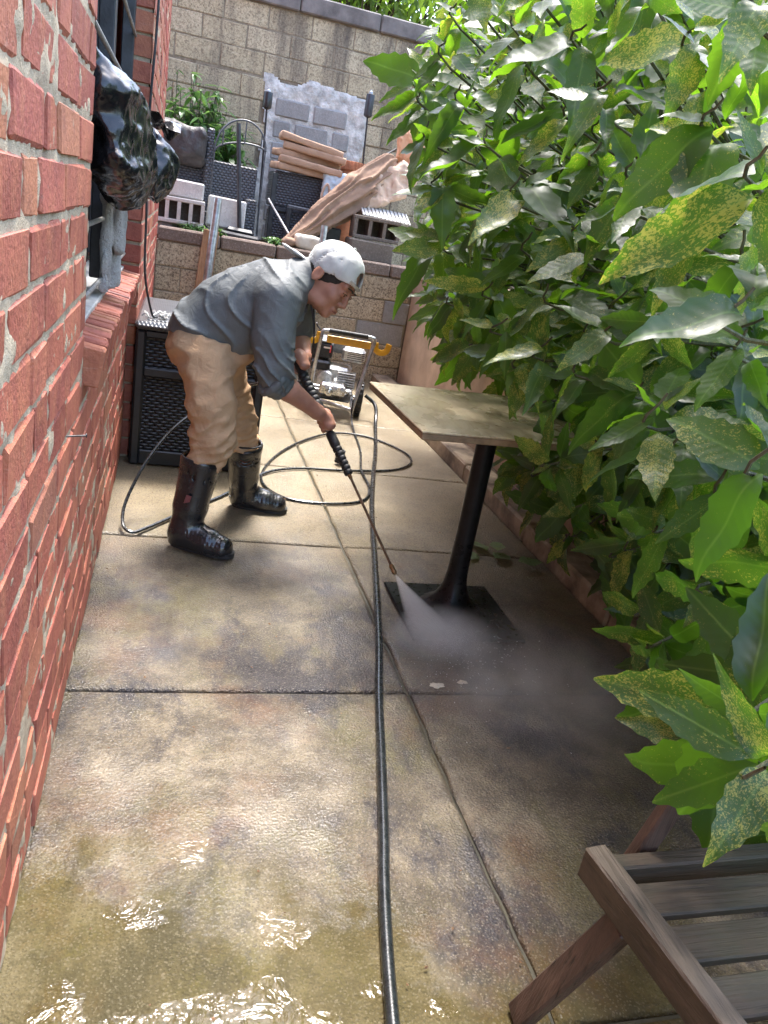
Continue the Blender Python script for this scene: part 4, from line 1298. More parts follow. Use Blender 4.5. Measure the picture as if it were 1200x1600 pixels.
# ------------------------------------------------------------------ things on the raised terrace
TZ = .972
def cinder(c, label, m, holes=4, L=.41, H=.205, D=.19, rz=0, group=None):
    t = thing("cinder_block", (c[0], c[1], c[2]), label, "cinder block", group)
    rm = rotm(0, 0, rz); C0 = Vector(c)
    mb = MB(); w = .030; wall = .032
    for zz in (wall / 2, H - wall / 2): mb.box(C0 + rm @ Vector((0, 0, zz)), (L, D, wall), rm, .006)
    n = holes + 1
    for k in range(n):
        x = -L / 2 + w / 2 + (L - w) * k / holes
        mb.box(C0 + rm @ Vector((x, 0.002, H / 2)), (w, D - .006, H - 2 * wall + .004), rm)
    mb.build("shell", m, t)
    q = MB(); q.box(C0 + rm @ Vector((0, D * .42, H / 2)), (L - .05, .02, H - .05), rm); q.build("hole_shade_plate", M["block_dark"], t)  # dark plate added behind the holes, standing in for their deep shade
    return t
cinder((-.015, 7.10, 1.075), "pale cinder block on its side with square holes facing front, above the retaining wall", M["cinder"])
mb = MB(); mb.box((-.02, 7.20, 1.352), (.38, .30, .135), rotm(0, R(1), R(2)), .012); tag(mb.build("concrete_slab", M["cinder"]), "pale smooth concrete block lying on top of the holed cinder block", "concrete block")
mb = MB(); mb.box((-.12, 7.1, 1.02), (.10, .16, .10), rotm(0, 0, .2), .01); tag(mb.build("prop_stone", M["block_dark"]), "dark stone propping the holed cinder block, nearer the brick house", "stone")
mb = MB(); mb.box((.14, 7.1, 1.02), (.09, .16, .10), rotm(0, 0, -.2), .01); tag(mb.build("prop_stone", M["block_dark"]), "dark stone propping the holed cinder block, nearer the parasol base", "stone")
mb = MB(); mb.box((.375, 7.22, 1.215), (.32, .13, .245), rotm(R(-6), R(1.5), 0), .012); mb.box((.375, 7.24, 1.03), (.28, .12, .13), None, .01); tag(mb.build("concrete_slab", M["cinder"]), "pale plain concrete block standing behind the parasol base", "concrete block")
# wicker sofa
ws = thing("wicker_sofa", (.25, 7.55, TZ), "grey wicker sofa half hidden behind pale concrete blocks", "sofa")
q = MB(); q.box((.0, 7.50, 1.50), (.36, .06, .26), rotm(R(-4), 0, 0), .012); q.build("back_panel", M["wicker_grey"], ws)
q = MB(); q.box((.195, 7.46, 1.42), (.062, .10, .90), rotm(0, R(1), 0), .014); q.build("arm_post", M["wicker_grey"], ws)
q = MB(); q.box((.43, 7.58, 1.46), (.40, .05, .34), rotm(R(-4), R(1), 0), .012); q.build("back_panel", M["wicker_grey"], ws)
q = MB(); q.box((.585, 7.42, 1.17), (.09, .30, .40), None, .012); q.build("side_panel", M["wicker_grey"], ws)
q = MB(); q.box((.33, 7.48, 1.09), (.60, .22, .24), None, .012); q.build("seat_base", M["wicker_grey"], ws)
s = SDF((-.34, 7.22, 1.48), (.26, 7.75, 1.95), .011)
s.rbox((-.055, 7.45, 1.715), (.205, .13, .125), r=.05, k=.03).ell((-.10, 7.45, 1.80), (.15, .14, .06), k=.05).cap((.12, 7.40, 1.58), (-.2, 7.40, 1.60), .04, .05, .03)
s.disp(crumple(.018, 6, 20))
tag(s.build("furniture_cover", M["tarp"]), "crumpled dark brown cover thrown over the wicker sofa back", "cover")
# parasol base with bare pole
ub = thing("parasol_base", (.49, 7.10, TZ), "black parasol base with a bare upright pole on the terrace edge", "parasol base")
q = MB(); q.box((.50, 7.10, 1.055), (.33, .26, .055), rotm(0, R(2), R(-4)), .016); q.box((.50, 7.12, 1.10), (.26, .19, .045), rotm(0, R(2), R(-4)), .02, .85); q.build("weight", M["engine_black"], ub)
q = MB(); q.tube([(.498, 7.10, 1.06), (.402, 7.12, 1.925)], .0185, 10); q.build("pole", M["steel_paint"], ub, smooth=True)
# hoop trellis
ht = thing("hoop_trellis", (.45, 7.4, TZ), "grey wire half-round plant hoop standing around the parasol pole", "plant hoop")
q = MB()
arc = lambda r_, h, z0, n=20: [(.452 - r_ * math.cos(math.pi * k / n), 7.40, z0 + h * math.sin(math.pi * k / n) + .08 * (k / n)) for k in range(n + 1)]
q.tube(arc(.216, .25, 1.69), .008, 6); q.build("hoop", M["pale_iron"], ht, smooth=True)
q = MB(); q.tube(arc(.213, .07, 1.69), .008, 6); q.build("lower_hoop", M["pale_iron"], ht, smooth=True)
for k in (5, 11, 16):
    a, b_ = arc(.216, .25, 1.69)[k], arc(.213, .07, 1.69)[k]
    q = MB(); q.tube([a, b_], .006, 6); q.build("bar", M["pale_iron"], ht, smooth=True)
for xx, zt in ((.238, 1.70), (.666, 1.78)):
    q = MB(); q.tube([(xx, 7.40, TZ - .02), (xx, 7.40, zt)], .007, 6); q.build("leg", M["pale_iron"], ht, smooth=True)
# garden torches
def torch(x, y, zb, zt, lean, label, m):
    t = thing("garden_torch", (x, y, TZ), label, "garden torch", "garden torches")
    p0, p1 = Vector((x, y, TZ - .03)), Vector((x + lean, y, zb))
    q = MB(); q.tube([p0, p1 + Vector((0, 0, .01))], .0085, 8); q.build("stake", M["iron"], t, smooth=True)
    h = zt - zb
    q = MB(); q.lathe([(.018, 0), (.038, .012), (.040, .02), (.040, h * .80), (.037, h * .83), (.016, h * .86)], p1, 16); q.build("canister", m, t, smooth=True)
    q = MB(); q.lathe([(.014, h * .84), (.020, h * .86), (.016, h * .93), (.009, h * .95), (.008, h), (0, h)], p1, 12); q.build("burner", M["galv"], t, smooth=True)
torch(.70, 7.70, 2.13, 2.295, -.035, "slim black garden torch beside the plant hoop, the left one", M["engine_black"])
torch(1.69, 7.90, 2.265, 2.50, -.075, "stout grey-black garden torch behind the cushion pile, the right one", M["steel_paint"])
# wicker side table with cushions
wt = thing("wicker_table", (1.02, 7.72, TZ), "dark grey wicker side table carrying a pile of tan cushions", "side table")
q = MB(); q.box((1.02, 7.74, 1.50), (.50, .40, .30), None, .012); q.build("wicker_panel", M["wicker_grey"], wt)
q = MB(); q.box((1.02, 7.74, 1.19), (.47, .38, .26), None, .01); q.build("wicker_panel", M["wicker_grey"], wt)
q = MB(); q.box((1.02, 7.545, 1.33), (.52, .03, .04), None, .006); q.build("rail", M["steel_paint"], wt)
for xx in (.79, 1.25):
    q = MB(); q.box((xx, 7.55, 1.30), (.045, .045, .66), None, .006); q.build("leg", M["steel_paint"], wt)
wc = thing("wicker_chair", (1.12, 7.38, TZ), "low black framed wicker chair in front of the side table", "chair")
q = MB(); q.box((1.12, 7.40, 1.36), (.42, .05, .035), rotm(0, R(2), 0), .008); q.build("top_rail", M["pale_iron"], wc)
for xx in (.93, 1.32):
    q = MB(); q.box((xx, 7.40, 1.16), (.045, .05, .40), None, .008); q.build("leg", M["steel_paint"], wc)
q = MB(); q.box((1.125, 7.43, 1.19), (.35, .02, .27), None, .004); q.build("back_panel", M["wicker_grey"], wc)
lbs = ["bottom tan cushion of the pile, resting on the wicker table", "second tan cushion from the bottom of the pile", "middle tan cushion of the pile, pushed to the back", "fourth tan cushion of the pile, just under the top one", "top tan cushion of the pile, slanting up at its left end"]
for k, (x, y_, z, ry_, rz_) in enumerate(((1.06, 7.70, 1.690, 2, 3), (1.10, 7.66, 1.742, 4, -4), (1.07, 7.74, 1.800, 3, 5), (1.13, 7.68, 1.853, 5, -6), (1.09, 7.68, 1.915, 8, -3))):
    s = SDF((x - .36, y_ - .30, z - .11), (x + .36, y_ + .30, z + .11), .011)
    rm = rotm(R(2), R(ry_), R(rz_)); ax = [rm @ Vector(v) for v in ((1, 0, 0), (0, 1, 0), (0, 0, 1))]
    s.rbox((x, y_, z), (.285, .22, .030), ax, r=.012, k=0)
    s.disp(lambda a, b_, c: .004 * vnoise(a * 12, b_ * 12, c * 12, 60 + k))
    tag(s.build("cushion", M["cushion"]), lbs[k], "cushion", "cushions in the pile")
mb = MB(); mb.lathe([(.085, TZ), (.092, TZ + .1), (.108, 1.78), (.120, 1.79), (.122, 1.868), (.108, 1.87), (.104, 1.80), (0, 1.80)], (1.555, 7.98, 0), 22, cap=False)
for k in range(22):
    a = 2 * math.pi * k / 22; mb.box((1.555 + .121 * math.cos(a), 7.98 + .121 * math.sin(a), 1.83), (.008, .014, .07), rotm(0, 0, a), .002)
tag(mb.build("planter_pot", M["terracotta"], smooth=True), "tall terracotta pot with ribbed rim behind the brown parasol", "pot")
# pale blue cloth over a small chair
s = SDF((1.15, 7.2, 1.35), (1.55, 7.7, 1.78), .0095)
s.rbox((1.335, 7.46, 1.60), (.125, .035, .115), [rotm(R(-14), 0, 0) @ Vector(v) for v in ((1, 0, 0), (0, 1, 0), (0, 0, 1))], r=.03, k=.02)
s.disp(crumple(.012, 9, 33))
tag(s.build("pale_cloth", M["paleblue"]), "pale blue crumpled cloth hung beside the tan cushions", "cloth")
mb = MB(); mb.tube(catmull([(1.21, 7.40, 1.30), (1.205, 7.40, 1.52), (1.24, 7.40, 1.61), (1.27, 7.40, 1.55), (1.27, 7.40, 1.38)], 6), .011, 6)
tag(mb.build("cane_hoop", M["canvas_pale"], smooth=True), "small tan bent cane hoop in front of the pale blue cloth", "hoop")
# folded brown parasol
fu = thing("folded_parasol", (1.45, 7.2, 1.5), "folded brown canvas parasol lying slanted across the terrace furniture", "parasol")
a0, a1 = Vector((.90, 6.99, 1.075)), Vector((1.98, 7.46, 2.02))
ad = (a1 - a0).normalized(); q1 = ad.cross(Vector((0, 0, 1))).normalized(); q2 = q1.cross(ad)
rc2 = random.Random(12)
s = SDF((.74, 6.78, .98), (2.12, 7.72, 2.2), .0095)
s.chain([a0, a0.lerp(a1, .25), a0.lerp(a1, .55), a0.lerp(a1, .8)], [.045, .085, .12, .10], .03, squash=(tuple(q2), 1.15))
for k in range(9):
    an = 2 * math.pi * k / 9; o1 = q1 * math.cos(an) + q2 * math.sin(an)
    s.chain([a0 + o1 * .03, a0.lerp(a1, .3) + o1 * .09, a0.lerp(a1, .62) + o1 * (.13 + rc2.uniform(-.02, .03)) - Vector((0, 0, .03))], [.018, .024, .018], .012)
def pf(x, y_, z):
    px, py, pz = x - a0.x, y_ - a0.y, z - a0.z
    aa = np.arctan2(px * q2.x + py * q2.y + pz * q2.z, px * q1.x + py * q1.y + pz * q1.z)
    uu = px * ad.x + py * ad.y + pz * ad.z
    return -.020 * (np.maximum(np.sin(aa * 12 + 4 * vnoise(uu * 4, aa * 1.5, uu * 0, 5)), -.5)) * np.clip(uu * 3, .3, 1) - .003 * vnoise(x * 22, y_ * 22, z * 22, 51)
s.disp(pf)
s.build("canopy", M["canvas"], fu)
s = SDF((1.30, 6.90, 1.35), (2.20, 7.75, 2.15), .0095)
s.rbox((1.66, 7.22, 1.64), (.22, .016, .13), [rotm(R(-20), R(-28), R(8)) @ Vector(v) for v in ((1, 0, 0), (0, 1, 0), (0, 0, 1))], r=.014, k=.02)
s.rbox((1.84, 7.30, 1.74), (.15, .05, .10), [rotm(R(-10), R(-38), R(8)) @ Vector(v) for v in ((1, 0, 0), (0, 1, 0), (0, 0, 1))], r=.03, k=.03)
s.disp(crumple(.018, 8, 61)); s.disp(crumple(.006, 22, 62))
s.build("canopy_flap", M["canvas_pale"], fu)
s = SDF((1.70, 7.1, 1.75), (2.25, 7.85, 2.35), .0095)
s.ell((1.97, 7.47, 1.98), (.10, .09, .12), k=.02).ell((1.90, 7.45, 2.09), (.055, .05, .08), k=.03).ell((2.05, 7.47, 2.07), (.05, .05, .07), k=.02)
s.disp(crumple(.028, 9, 66))
s.build("bunched_top", M["canvas_orange"], fu)
q = MB(); q.tube([a0.lerp(a1, .62) + q2 * .11 - q1 * .10, a0.lerp(a1, .95) + q2 * .06 - q1 * .12], .016, 8, flat=.6); q.build("rib", M["steel_paint"], fu, smooth=True)
# dark blocks, rack and sack at the right end
cinder((1.66, 7.06, 1.215), "dark cinder block with two square holes stacked at the right end of the terrace", M["block_dark"], holes=3, L=.42, H=.19)
mb = MB(); mb.box((1.62, 7.02, 1.125), (.40, .22, .165), rotm(0, R(1), R(3)), .012); tag(mb.build("concrete_slab", M["block_dark"]), "dark grey concrete block under the dark holed cinder block", "concrete block")
mb = MB(); mb.box((1.27, 7.25, 1.12), (.20, .3, .28), None, .01); tag(mb.build("tool_case", M["engine_black"]), "black plastic case beneath the folded brown parasol", "case")
wr_ = thing("wire_rack", (1.72, 7.05, 1.40), "white wire rack lying on the dark cinder block by the shrub", "rack")
q = MB(); q.box((1.74, 7.10, 1.445), (.44, .22, .012), rotm(R(22), R(2), 0), .003); q.build("tray", M["ivory"], wr_)
for k in range(12):
    q = MB(); x = 1.54 + k * .036; q.tube([(x, 6.985, 1.412 - k * .001), (x, 7.20, 1.506 - k * .001)], .0035, 5); q.build("wire", M["pale_iron"], wr_, smooth=True)
s = SDF((.85, 6.78, 1.0), (1.30, 7.15, 1.26), .0085)
s.rbox((1.07, 6.95, 1.105), (.115, .075, .055), [rotm(0, R(4), R(8)) @ Vector(v) for v in ((1, 0, 0), (0, 1, 0), (0, 0, 1))], r=.03, k=.02)
s.disp(crumple(.010, 9, 71))
tag(s.build("pale_sack", M["paper"]), "small pale crumpled sack on the retaining wall above the man's head", "sack")
s = SDF((.78, 6.78, 1.0), (1.02, 7.05, 1.2), .008)
s.ell((.90, 6.92, 1.085), (.07, .05, .035), k=.02); s.disp(crumple(.010, 12, 75))
tag(s.build("rag", M["canvas"]), "brown rag bunched at the foot of the folded parasol", "rag")
# pipes and laths leaning on the retaining wall
mb = MB(); mb.tube([(.205, 6.52, .0), (.278, 6.70, 1.325)], .033, 14, cap=False); mb.tube([(.2785, 6.7012, 1.320), (.205, 6.52, .005)], .029, 14, cap=False)
tag(mb.build("steel_pipe", M["galv"], smooth=True), "galvanised steel pipe leaning on the retaining wall beside the deck box", "pipe")
mb = MB(); mb.box((.215, 6.755, .55), (.125, .02, 1.06), rotm(R(-3), R(4), 0), .003)
tag(mb.build("timber_lath", M["lath"]), "orange-brown timber lath standing behind the steel pipe", "lath")
mb = MB(); mb.tube([(1.145, 6.70, .0), (1.16, 6.765, 1.27)], .028, 14)
tag(mb.build("steel_pipe", M["galv"], smooth=True), "grey steel pipe standing on the retaining wall behind the man's head", "pipe")
mb = MB(); mb.box((1.035, 6.765, .50), (.11, .02, .95), rotm(0, R(2), 0), .003); tag(mb.build("timber_lath", M["lath"]), "timber lath standing against the retaining wall behind the washer", "lath")
mb = MB(); mb.tube([(.735, 7.38, 1.40), (.93, 7.05, 1.12)], .009, 7); tag(mb.build("cane", M["ivory"], smooth=True), "pale thin cane leaning beside the wicker chair on the terrace", "cane")

# ------------------------------------------------------------------ the man with the spray gun
def V3(*a): return Vector(a)
person = None
# head frame: s = towards the camera side, f = face direction, u = crown
hf = V3(.68, -.52, -.52).normalized()
hu = V3(.52, -.02, .85); hu = (hu - hf * hu.dot(hf)).normalized()
hs = hf.cross(hu).normalized()
HS = 1.10
HC = V3(.578, 3.100, 1.122)
def hd(s_, f_, u_): return HC + (hs * s_ + hf * f_ + hu * u_) * HS
def hr(*r_): return [x * HS for x in r_]
AX = [hs, hf, hu]
g0, g1 = V3(.528, 3.18, .736), V3(.920, 2.63, .080)
gd = (g1 - g0).normalized()
def gp(t): return g0 + (g1 - g0) * t

sh_n, el_n, wr_n = V3(.372, 2.985, 1.01), V3(.385, 2.925, .752), V3(.585, 2.990, .612)
sh_f, el_f, wr_f = V3(.475, 3.300, 1.04), V3(.530, 3.380, .850), V3(.553, 3.262, .775)
b = SDF((-.06, 2.72, .02), (.82, 3.56, 1.34), .0056)
# trunk and legs (under the clothes)
b.chain([(.12, 3.15, .80), (.24, 3.15, .92), (.37, 3.14, 1.01)], [.10, .115, .12], .03)
b.cap((.40, 3.03, 1.04), (.45, 3.25, 1.05), .065, .065, .05)
b.chain([(.14, 3.06, .75), (.175, 2.985, .46), (.125, 2.955, .10)], [.08, .055, .04], .02)
b.chain([(.20, 3.25, .74), (.312, 3.335, .45), (.375, 3.42, .11)], [.075, .05, .04], .02)
# arms
b.chain([sh_n, el_n], [.055, .045], .02)
mid = el_n.lerp(wr_n, .35) + V3(-.004, -.004, -.004)
b.chain([el_n, mid, wr_n], [.043, .045, .029], .012)
b.chain([sh_f, el_f], [.055, .043], .02)
b.chain([el_f, el_f.lerp(wr_f, .35), wr_f], [.041, .041, .028], .012)
# neck and head
b.cap((.455, 3.135, 1.075), hd(0, -.035, -.045), .062, .054, .03)
b.ell(hd(0, -.006, .030), hr(.077, .098, .092), AX, .02)
b.ell(hd(0, .028, -.045), hr(.060, .066, .068), AX, .03)
b.ell(hd(0, .074, -.094), hr(.026, .020, .018), AX, .022)
for sg in (-1, 1):
    b.ell(hd(sg * .040, .060, -.032), hr(.026, .030, .026), AX, .02)
    b.ell(hd(sg * .046, .028, -.080), hr(.018, .040, .018), AX, .03)
b.cap(hd(-.044, .080, .022), hd(.044, .080, .022), .013, .013, .012)
for sg in (-1, 1):
    b.ell(hd(sg * .033, .103, .000), hr(.017, .014, .010), AX, sub=True)
    b.ell(hd(sg * .033, .083, .001), hr(.014, .013, .012), AX, .006)
b.cap(hd(0, .092, .010), hd(0, .108, -.032), .0075, .0115, .008)
for sg in (-1, 1):
    b.ell(hd(sg * .013, .098, -.038), hr(.0085, .010, .008), AX, .006)
b.cap(hd(-.019, .094, -.064), hd(.019, .094, -.064), .0075, .0075, .006)
b.cap(hd(-.016, .093, -.075), hd(.016, .093, -.075), .008, .008, .006)
b.cap(hd(-.024, .108, -.0695), hd(.024, .108, -.0695), .0035, .0035, sub=True)
for sg in (-1, 1):
    b.ell(hd(sg * .080, -.014, -.012), hr(.009, .019, .031), [hs, (hf - hs * sg * .35).normalized(), hu], .006)
    b.ell(hd(sg * .090, -.010, -.010), hr(.006, .010, .018), [hs, hf, hu], sub=True)
# hands: fingers wrapped round the gun
def grip_hand(c, ax, wrist, back, rt, n_off=1.0):
    """c centre on the axis, ax gun axis, back = direction of the back of the hand"""
    back = Vector(back); back = (back - ax * back.dot(ax)).normalized(); side = ax.cross(back).normalized()
    pc = c + back * (rt + .014)
    b.cap(pc - ax * .030, pc + ax * .030, .019, .021, .012, squash=(side, 1.25))
    b.cap(wrist, pc - ax * .004, .028, .022, .018)
    Ls = [232, 248, 245, 215]
    for i in range(4):
        o_ = c + ax * ((-1.5 + i) * .0195)
        r_ = rt + .0075
        pts = []
        for j in range(7):
            a = R(-18 + (Ls[i] + 18) * j / 6)
            pts.append(o_ + (back * math.cos(a) + side * (n_off * math.sin(a))) * (r_ + (.006 if j < 2 else 0)))
        rr_ = [.0108, .0108, .0100, .0094, .0090, .0084, .0076]
        b.chain(pts, rr_, .0022)
    th = [pc - ax * .026 - side * (n_off * .016), c - ax * .036 - side * (n_off * (rt + .012)), c - ax * .014 - side * (n_off * (rt + .010)) - back * .012, c + ax * .008 - side * (n_off * (rt + .004)) - back * .020]
    b.chain(th, [.0125, .0118, .0105, .0088], .004)
grip_hand(gp(.265), gd, wr_n, V3(.15, -.80, .55), .015, 1.0)
grip_hand(gp(-.035), gd, wr_f, V3(-.25, .35, .90), .017, -1.0)
b.disp(lambda x, y, z: .0007 * vnoise(x * 90, y * 90, z * 90, 8))
person = b.build("person", M["skin"])
tag(person, "man in grey top, tan trousers, rubber boots and backward white cap, bending forward", "person")

def part(name, sdf, m, par=None): return sdf.build(name, m, par or person)
# grey long-sleeved top with pushed-up sleeves
ta = V3(.34, 0, .30).normalized(); tn = V3(-.30, 0, .34).normalized()
s = SDF((-.10, 2.72, .62), (.72, 3.58, 1.28), .0065)
s.chain([(.115, 3.15, .850), (.235, 3.15, .935), (.355, 3.14, 1.012)], [.132, .150, .144], .05, squash=((0, 1, 0), 1.02))
s.cap((.325, 3.12, .955), (.29, 3.14, .915), .140, .140, .06)
s.cap((.385, 3.02, 1.045), (.455, 3.27, 1.055), .092, .092, .07)
s.halfcut((.18, 3.15, .795), (-.20, 0, -1))
s.cap((.44, 3.135, 1.09), (.500, 3.125, 1.118), .078, .071, .03)
def folds(x, y, z):
    u_ = (x - .1) * ta.x + (z - .8) * ta.z; v_ = (x - .1) * tn.x + (z - .8) * tn.z
    w_ = vnoise(x * 7, y * 6, z * 7, 12)
    a = np.sin((u_ * 46) + 4.0 * w_ + v_ * 10 + y * 8)
    am = .012 * np.clip(1.25 - u_ * 2.0, .25, 1.1)
    r_ = 1 - np.abs(vnoise(u_ * 9 + 3, y * 5, v_ * 4.5, 13)) * 2
    ph = u_ * 60 + 5.0 * w_ + v_ * 16 + y * 11
    rid = (1 - np.abs(np.sin(ph * .5))) ** 3
    ms = np.clip(vnoise(x * 5 + 9, y * 4, z * 5, 19) + .55, 0, 1)
    ph2 = u_ * 38 - v_ * 30 + 6 * vnoise(x * 6, y * 6, z * 6, 23) - y * 14
    rid2 = (1 - np.abs(np.sin(ph2 * .5))) ** 4
    return -.020 * rid * ms * np.clip(1.5 - u_ * 2.2, .35, 1.1) - .014 * rid2 * (1 - ms) - .006 * np.maximum(r_, -.3) + .004
s.disp(folds)
# sleeves
s.chain([sh_n + V3(.0, .005, .015), sh_n.lerp(el_n, .5) + V3(-.012, -.006, 0), el_n + V3(0, 0, .035), el_n + V3(.010, .0, -.008)], [.092, .080, .071, .064], .012)
s.chain([sh_f, el_f + V3(-.006, .0, .03)], [.092, .072], .03)
def folds2(x, y, z):
    return np.where((y < 3.03) & (x > .30), -.017 * (1 - np.abs(np.sin(z * 42 + x * 34 + 3 * vnoise(x * 9, y * 9, z * 9, 15)))) ** 3 * np.clip((.98 - z) * 5, .15, 1), 0)
s.disp(folds2)
s.cap(hd(0, -.055, -.11), hd(0, .08, -.13), .048, .045, sub=True)
shirt = part("shirt", s, M["shirt"])
c_ = el_n + V3(.020, .004, -.030); axs = (wr_n - el_n).normalized()
s = SDF(tuple(c_ - V3(.14, .14, .14)), tuple(c_ + V3(.14, .14, .14)), .0055)
for k in range(3):
    o_ = c_ + axs * (-.026 + .024 * k)
    pts = []
    q1 = axs.orthogonal().normalized(); q2 = axs.cross(q1)
    for j in range(15):
        a = 2 * math.pi * j / 14
        pts.append(o_ + (q1 * math.cos(a) + q2 * math.sin(a)) * (.056 - .005 * k))
    s.chain(pts, [.017 - .002 * k] * 15, .008)
s.disp(lambda x, y, z: .003 * vnoise(x * 40, y * 40, z * 40, 3))
part("cuff", s, M["shirt"], shirt)
# pale shoulder seam
mb = MB()
pts = []
for j in range(22):
    a = R(-75 + 235 * j / 21)
    pts.append(V3(.392, 2.985, .985) + V3(.085 * math.cos(a), -.097 + .018 * math.sin(a * 1.3), .088 * math.sin(a)))
def surf(p, c, r_):
    d = p - c; d.normalize(); return c + d * r_
# trousers
s = SDF((-.10, 2.80, .30), (.56, 3.56, .96), .0065)
s.ell((.105, 3.15, .785), (.122, .165, .110), k=.04)
s.chain([(.135, 3.065, .755), (.165, 2.995, .60), (.185, 2.975, .465), (.168, 2.972, .385)], [.108, .096, .085, .072], .018)
s.chain([(.205, 3.255, .740), (.255, 3.31, .58), (.312, 3.335, .45), (.345, 3.352, .345)], [.100, .086, .072, .064], .018)
s.cap((.115, 3.15, .80), (.25, 3.15, .81), .105, .10, .05, squash=((0, 1, 0), 1.2))
s.halfcut((.18, 3.15, .835), (.20, 0, 1))
def tf(x, y, z):
    w_ = vnoise(x * 8, y * 8, z * 8, 41)
    a = np.sin(z * 120 - x * 60 + 7 * w_)
    lo_ = np.clip((.70 - z) * 3.5, .12, 1.15)
    bts = 1 - np.abs(vnoise(x * 12 + z * 5, y * 8, z * 19 - x * 9, 42)) * 2
    r2 = 1 - np.abs(vnoise(x * 20 + z * 12, y * 14, z * 34 - x * 16, 44)) * 2
    return -.005 * np.maximum(a, -.3) * lo_ - .009 * np.maximum(bts, -.3) - .008 * np.maximum(r2, -.2) * lo_ + .006
s.disp(tf)
tro = part("trousers", s, M["khaki"])

# boots
def boot(ank, top, heel, toe, nm):
    ank, top, heel, toe = map(Vector, (ank, top, heel, toe))
    lo = [min(p[i] for p in (ank, top, heel, toe)) - .13 for i in range(3)]; lo[2] = -.02
    hi = [max(p[i] for p in (ank, top, heel, toe)) + .13 for i in range(3)]
    d = (toe - heel); d.z = 0; d.normalize(); sd_ = V3(-d.y, d.x, 0)
    s = SDF(lo, hi, .0058)
    s.chain([top + (top - ank) * .1, top, ank + (top - ank) * .35, ank], [.076, .076, .065, .056], .01, squash=(d, 1.06))
    s.chain([heel + V3(0, 0, .034) + d * .02, heel.lerp(toe, .55) + V3(0, 0, .042), toe + V3(0, 0, .036) - d * .05], [.042, .050, .048], .03, squash=(sd_, 1.08))
    s.cap(ank, heel.lerp(toe, .52) + V3(0, 0, .055), .056, .045, .03)
    s.halfcut(top + (top - ank).normalized() * .012, tuple((top - ank).normalized()))
    s.halfcut((0, 0, .016), (0, 0, -1))
    # hollow top
    ax_ = (top - ank).normalized()
    s.cap(top + ax_ * .05, top - ax_ * .05, .070, .069, sub=True)
    s.disp(lambda x, y, z: .0010 * vnoise(x * 14, y * 14, z * 14, 6) - .0022 * (np.abs(np.sin((x * d.x + y * d.y) * 210)) > .8) * ((z < .10) & (z > .055)))
    o = part("boot", s, M["boot"])
    mb = MB(); pl = []
    L = (toe - heel).length
    for k in range(28):
        a = 2 * math.pi * k / 28
        ca, sa = math.cos(a), math.sin(a)
        hw = .050 if ca > 0 else .043
        p = heel + d * (L * .5 - .002 + (L * .5 + .008) * math.copysign(abs(ca) ** .75, ca)) + sd_ * (hw * math.copysign(abs(sa) ** .7, sa))
        pl.append((p.x, p.y))
    mb.prism(pl, .0065, .026); mb.build("sole", M["sole"], o)
    mb = MB()
    rp = []
    q1 = sd_; q2 = ax_.cross(q1)
    for j in range(25):
        a = 2 * math.pi * j / 24
        rp.append(top + ax_ * .010 + q1 * (.0735 * math.cos(a)) + q2 * (.078 * math.sin(a)))
    mb.tube(rp, .0048, 6, cap=False); mb.build("top_rim", M["boot"], o, smooth=True)
    return o
bt = boot((.110, 2.955, .075), (.150, 2.975, .365), (.070, 2.965, 0), (.300, 2.862, 0), "near")
mb = MB(); mb.prism([(-.012, -.016), (.010, -.012), (.016, .012), (-.004, .018)], 0, .003, rotm(R(90), 0, R(8)), (.105, 2.884, .235)); mb.build("boot_emblem", M["emblem"], bt)
boot((.378, 3.430, .075), (.352, 3.362, .330), (.345, 3.445, 0), (.585, 3.405, 0), "far")

# cap worn backwards
s = SDF(tuple(HC - V3(.26, .24, .22)), tuple(HC + V3(.22, .22, .24)), .0042)
def shell(s, c, rad, th):
    s.ell(c, rad, AX, 0)
shell(s, hd(0, -.004, .040), hr(.090, .110, .096), .004)
s.ell(hd(0, -.004, .036), hr(.083, .103, .090), AX, sub=True)
s.halfcut(hd(0, .10, .040), tuple(hu * -1 + hf * .36))
s.ell(hd(0, .112, .074), hr(.040, .060, .026), AX, sub=True)
s.ell(hd(0, -.142, -.020), hr(.072, .072, .0075), [hs, (hf + hu * .18).normalized(), (hu - hf * .18).normalized()], .004)
s.disp(lambda x, y, z: .0016 * vnoise(x * 30, y * 30, z * 30, 77) + .0014 * np.sin(vnoise(x * 11, y * 11, z * 11, 78) * 9), .02)
capo = part("cap", s, M["cap_white"])
mb = MB()
rp = []
for j in range(25):
    a = R(52 + 76 * j / 24)
    rp.append(hd(.0915 * math.cos(a), -.004 + .1105 * math.sin(a), .046 - .012 * 0))
mb.tube(rp, .0075, 6, flat=.35, up=tuple(hf)); mb.build("strap", M["strap"], capo, smooth=True)
mb = MB(); mb.lathe([(0, 0), (.008, 0), (.006, .005), (0, .006)], hd(0, -.004, .136), 10, Matrix(AX).transposed()); mb.build("cap_button", M["cap_white"], capo, smooth=True)

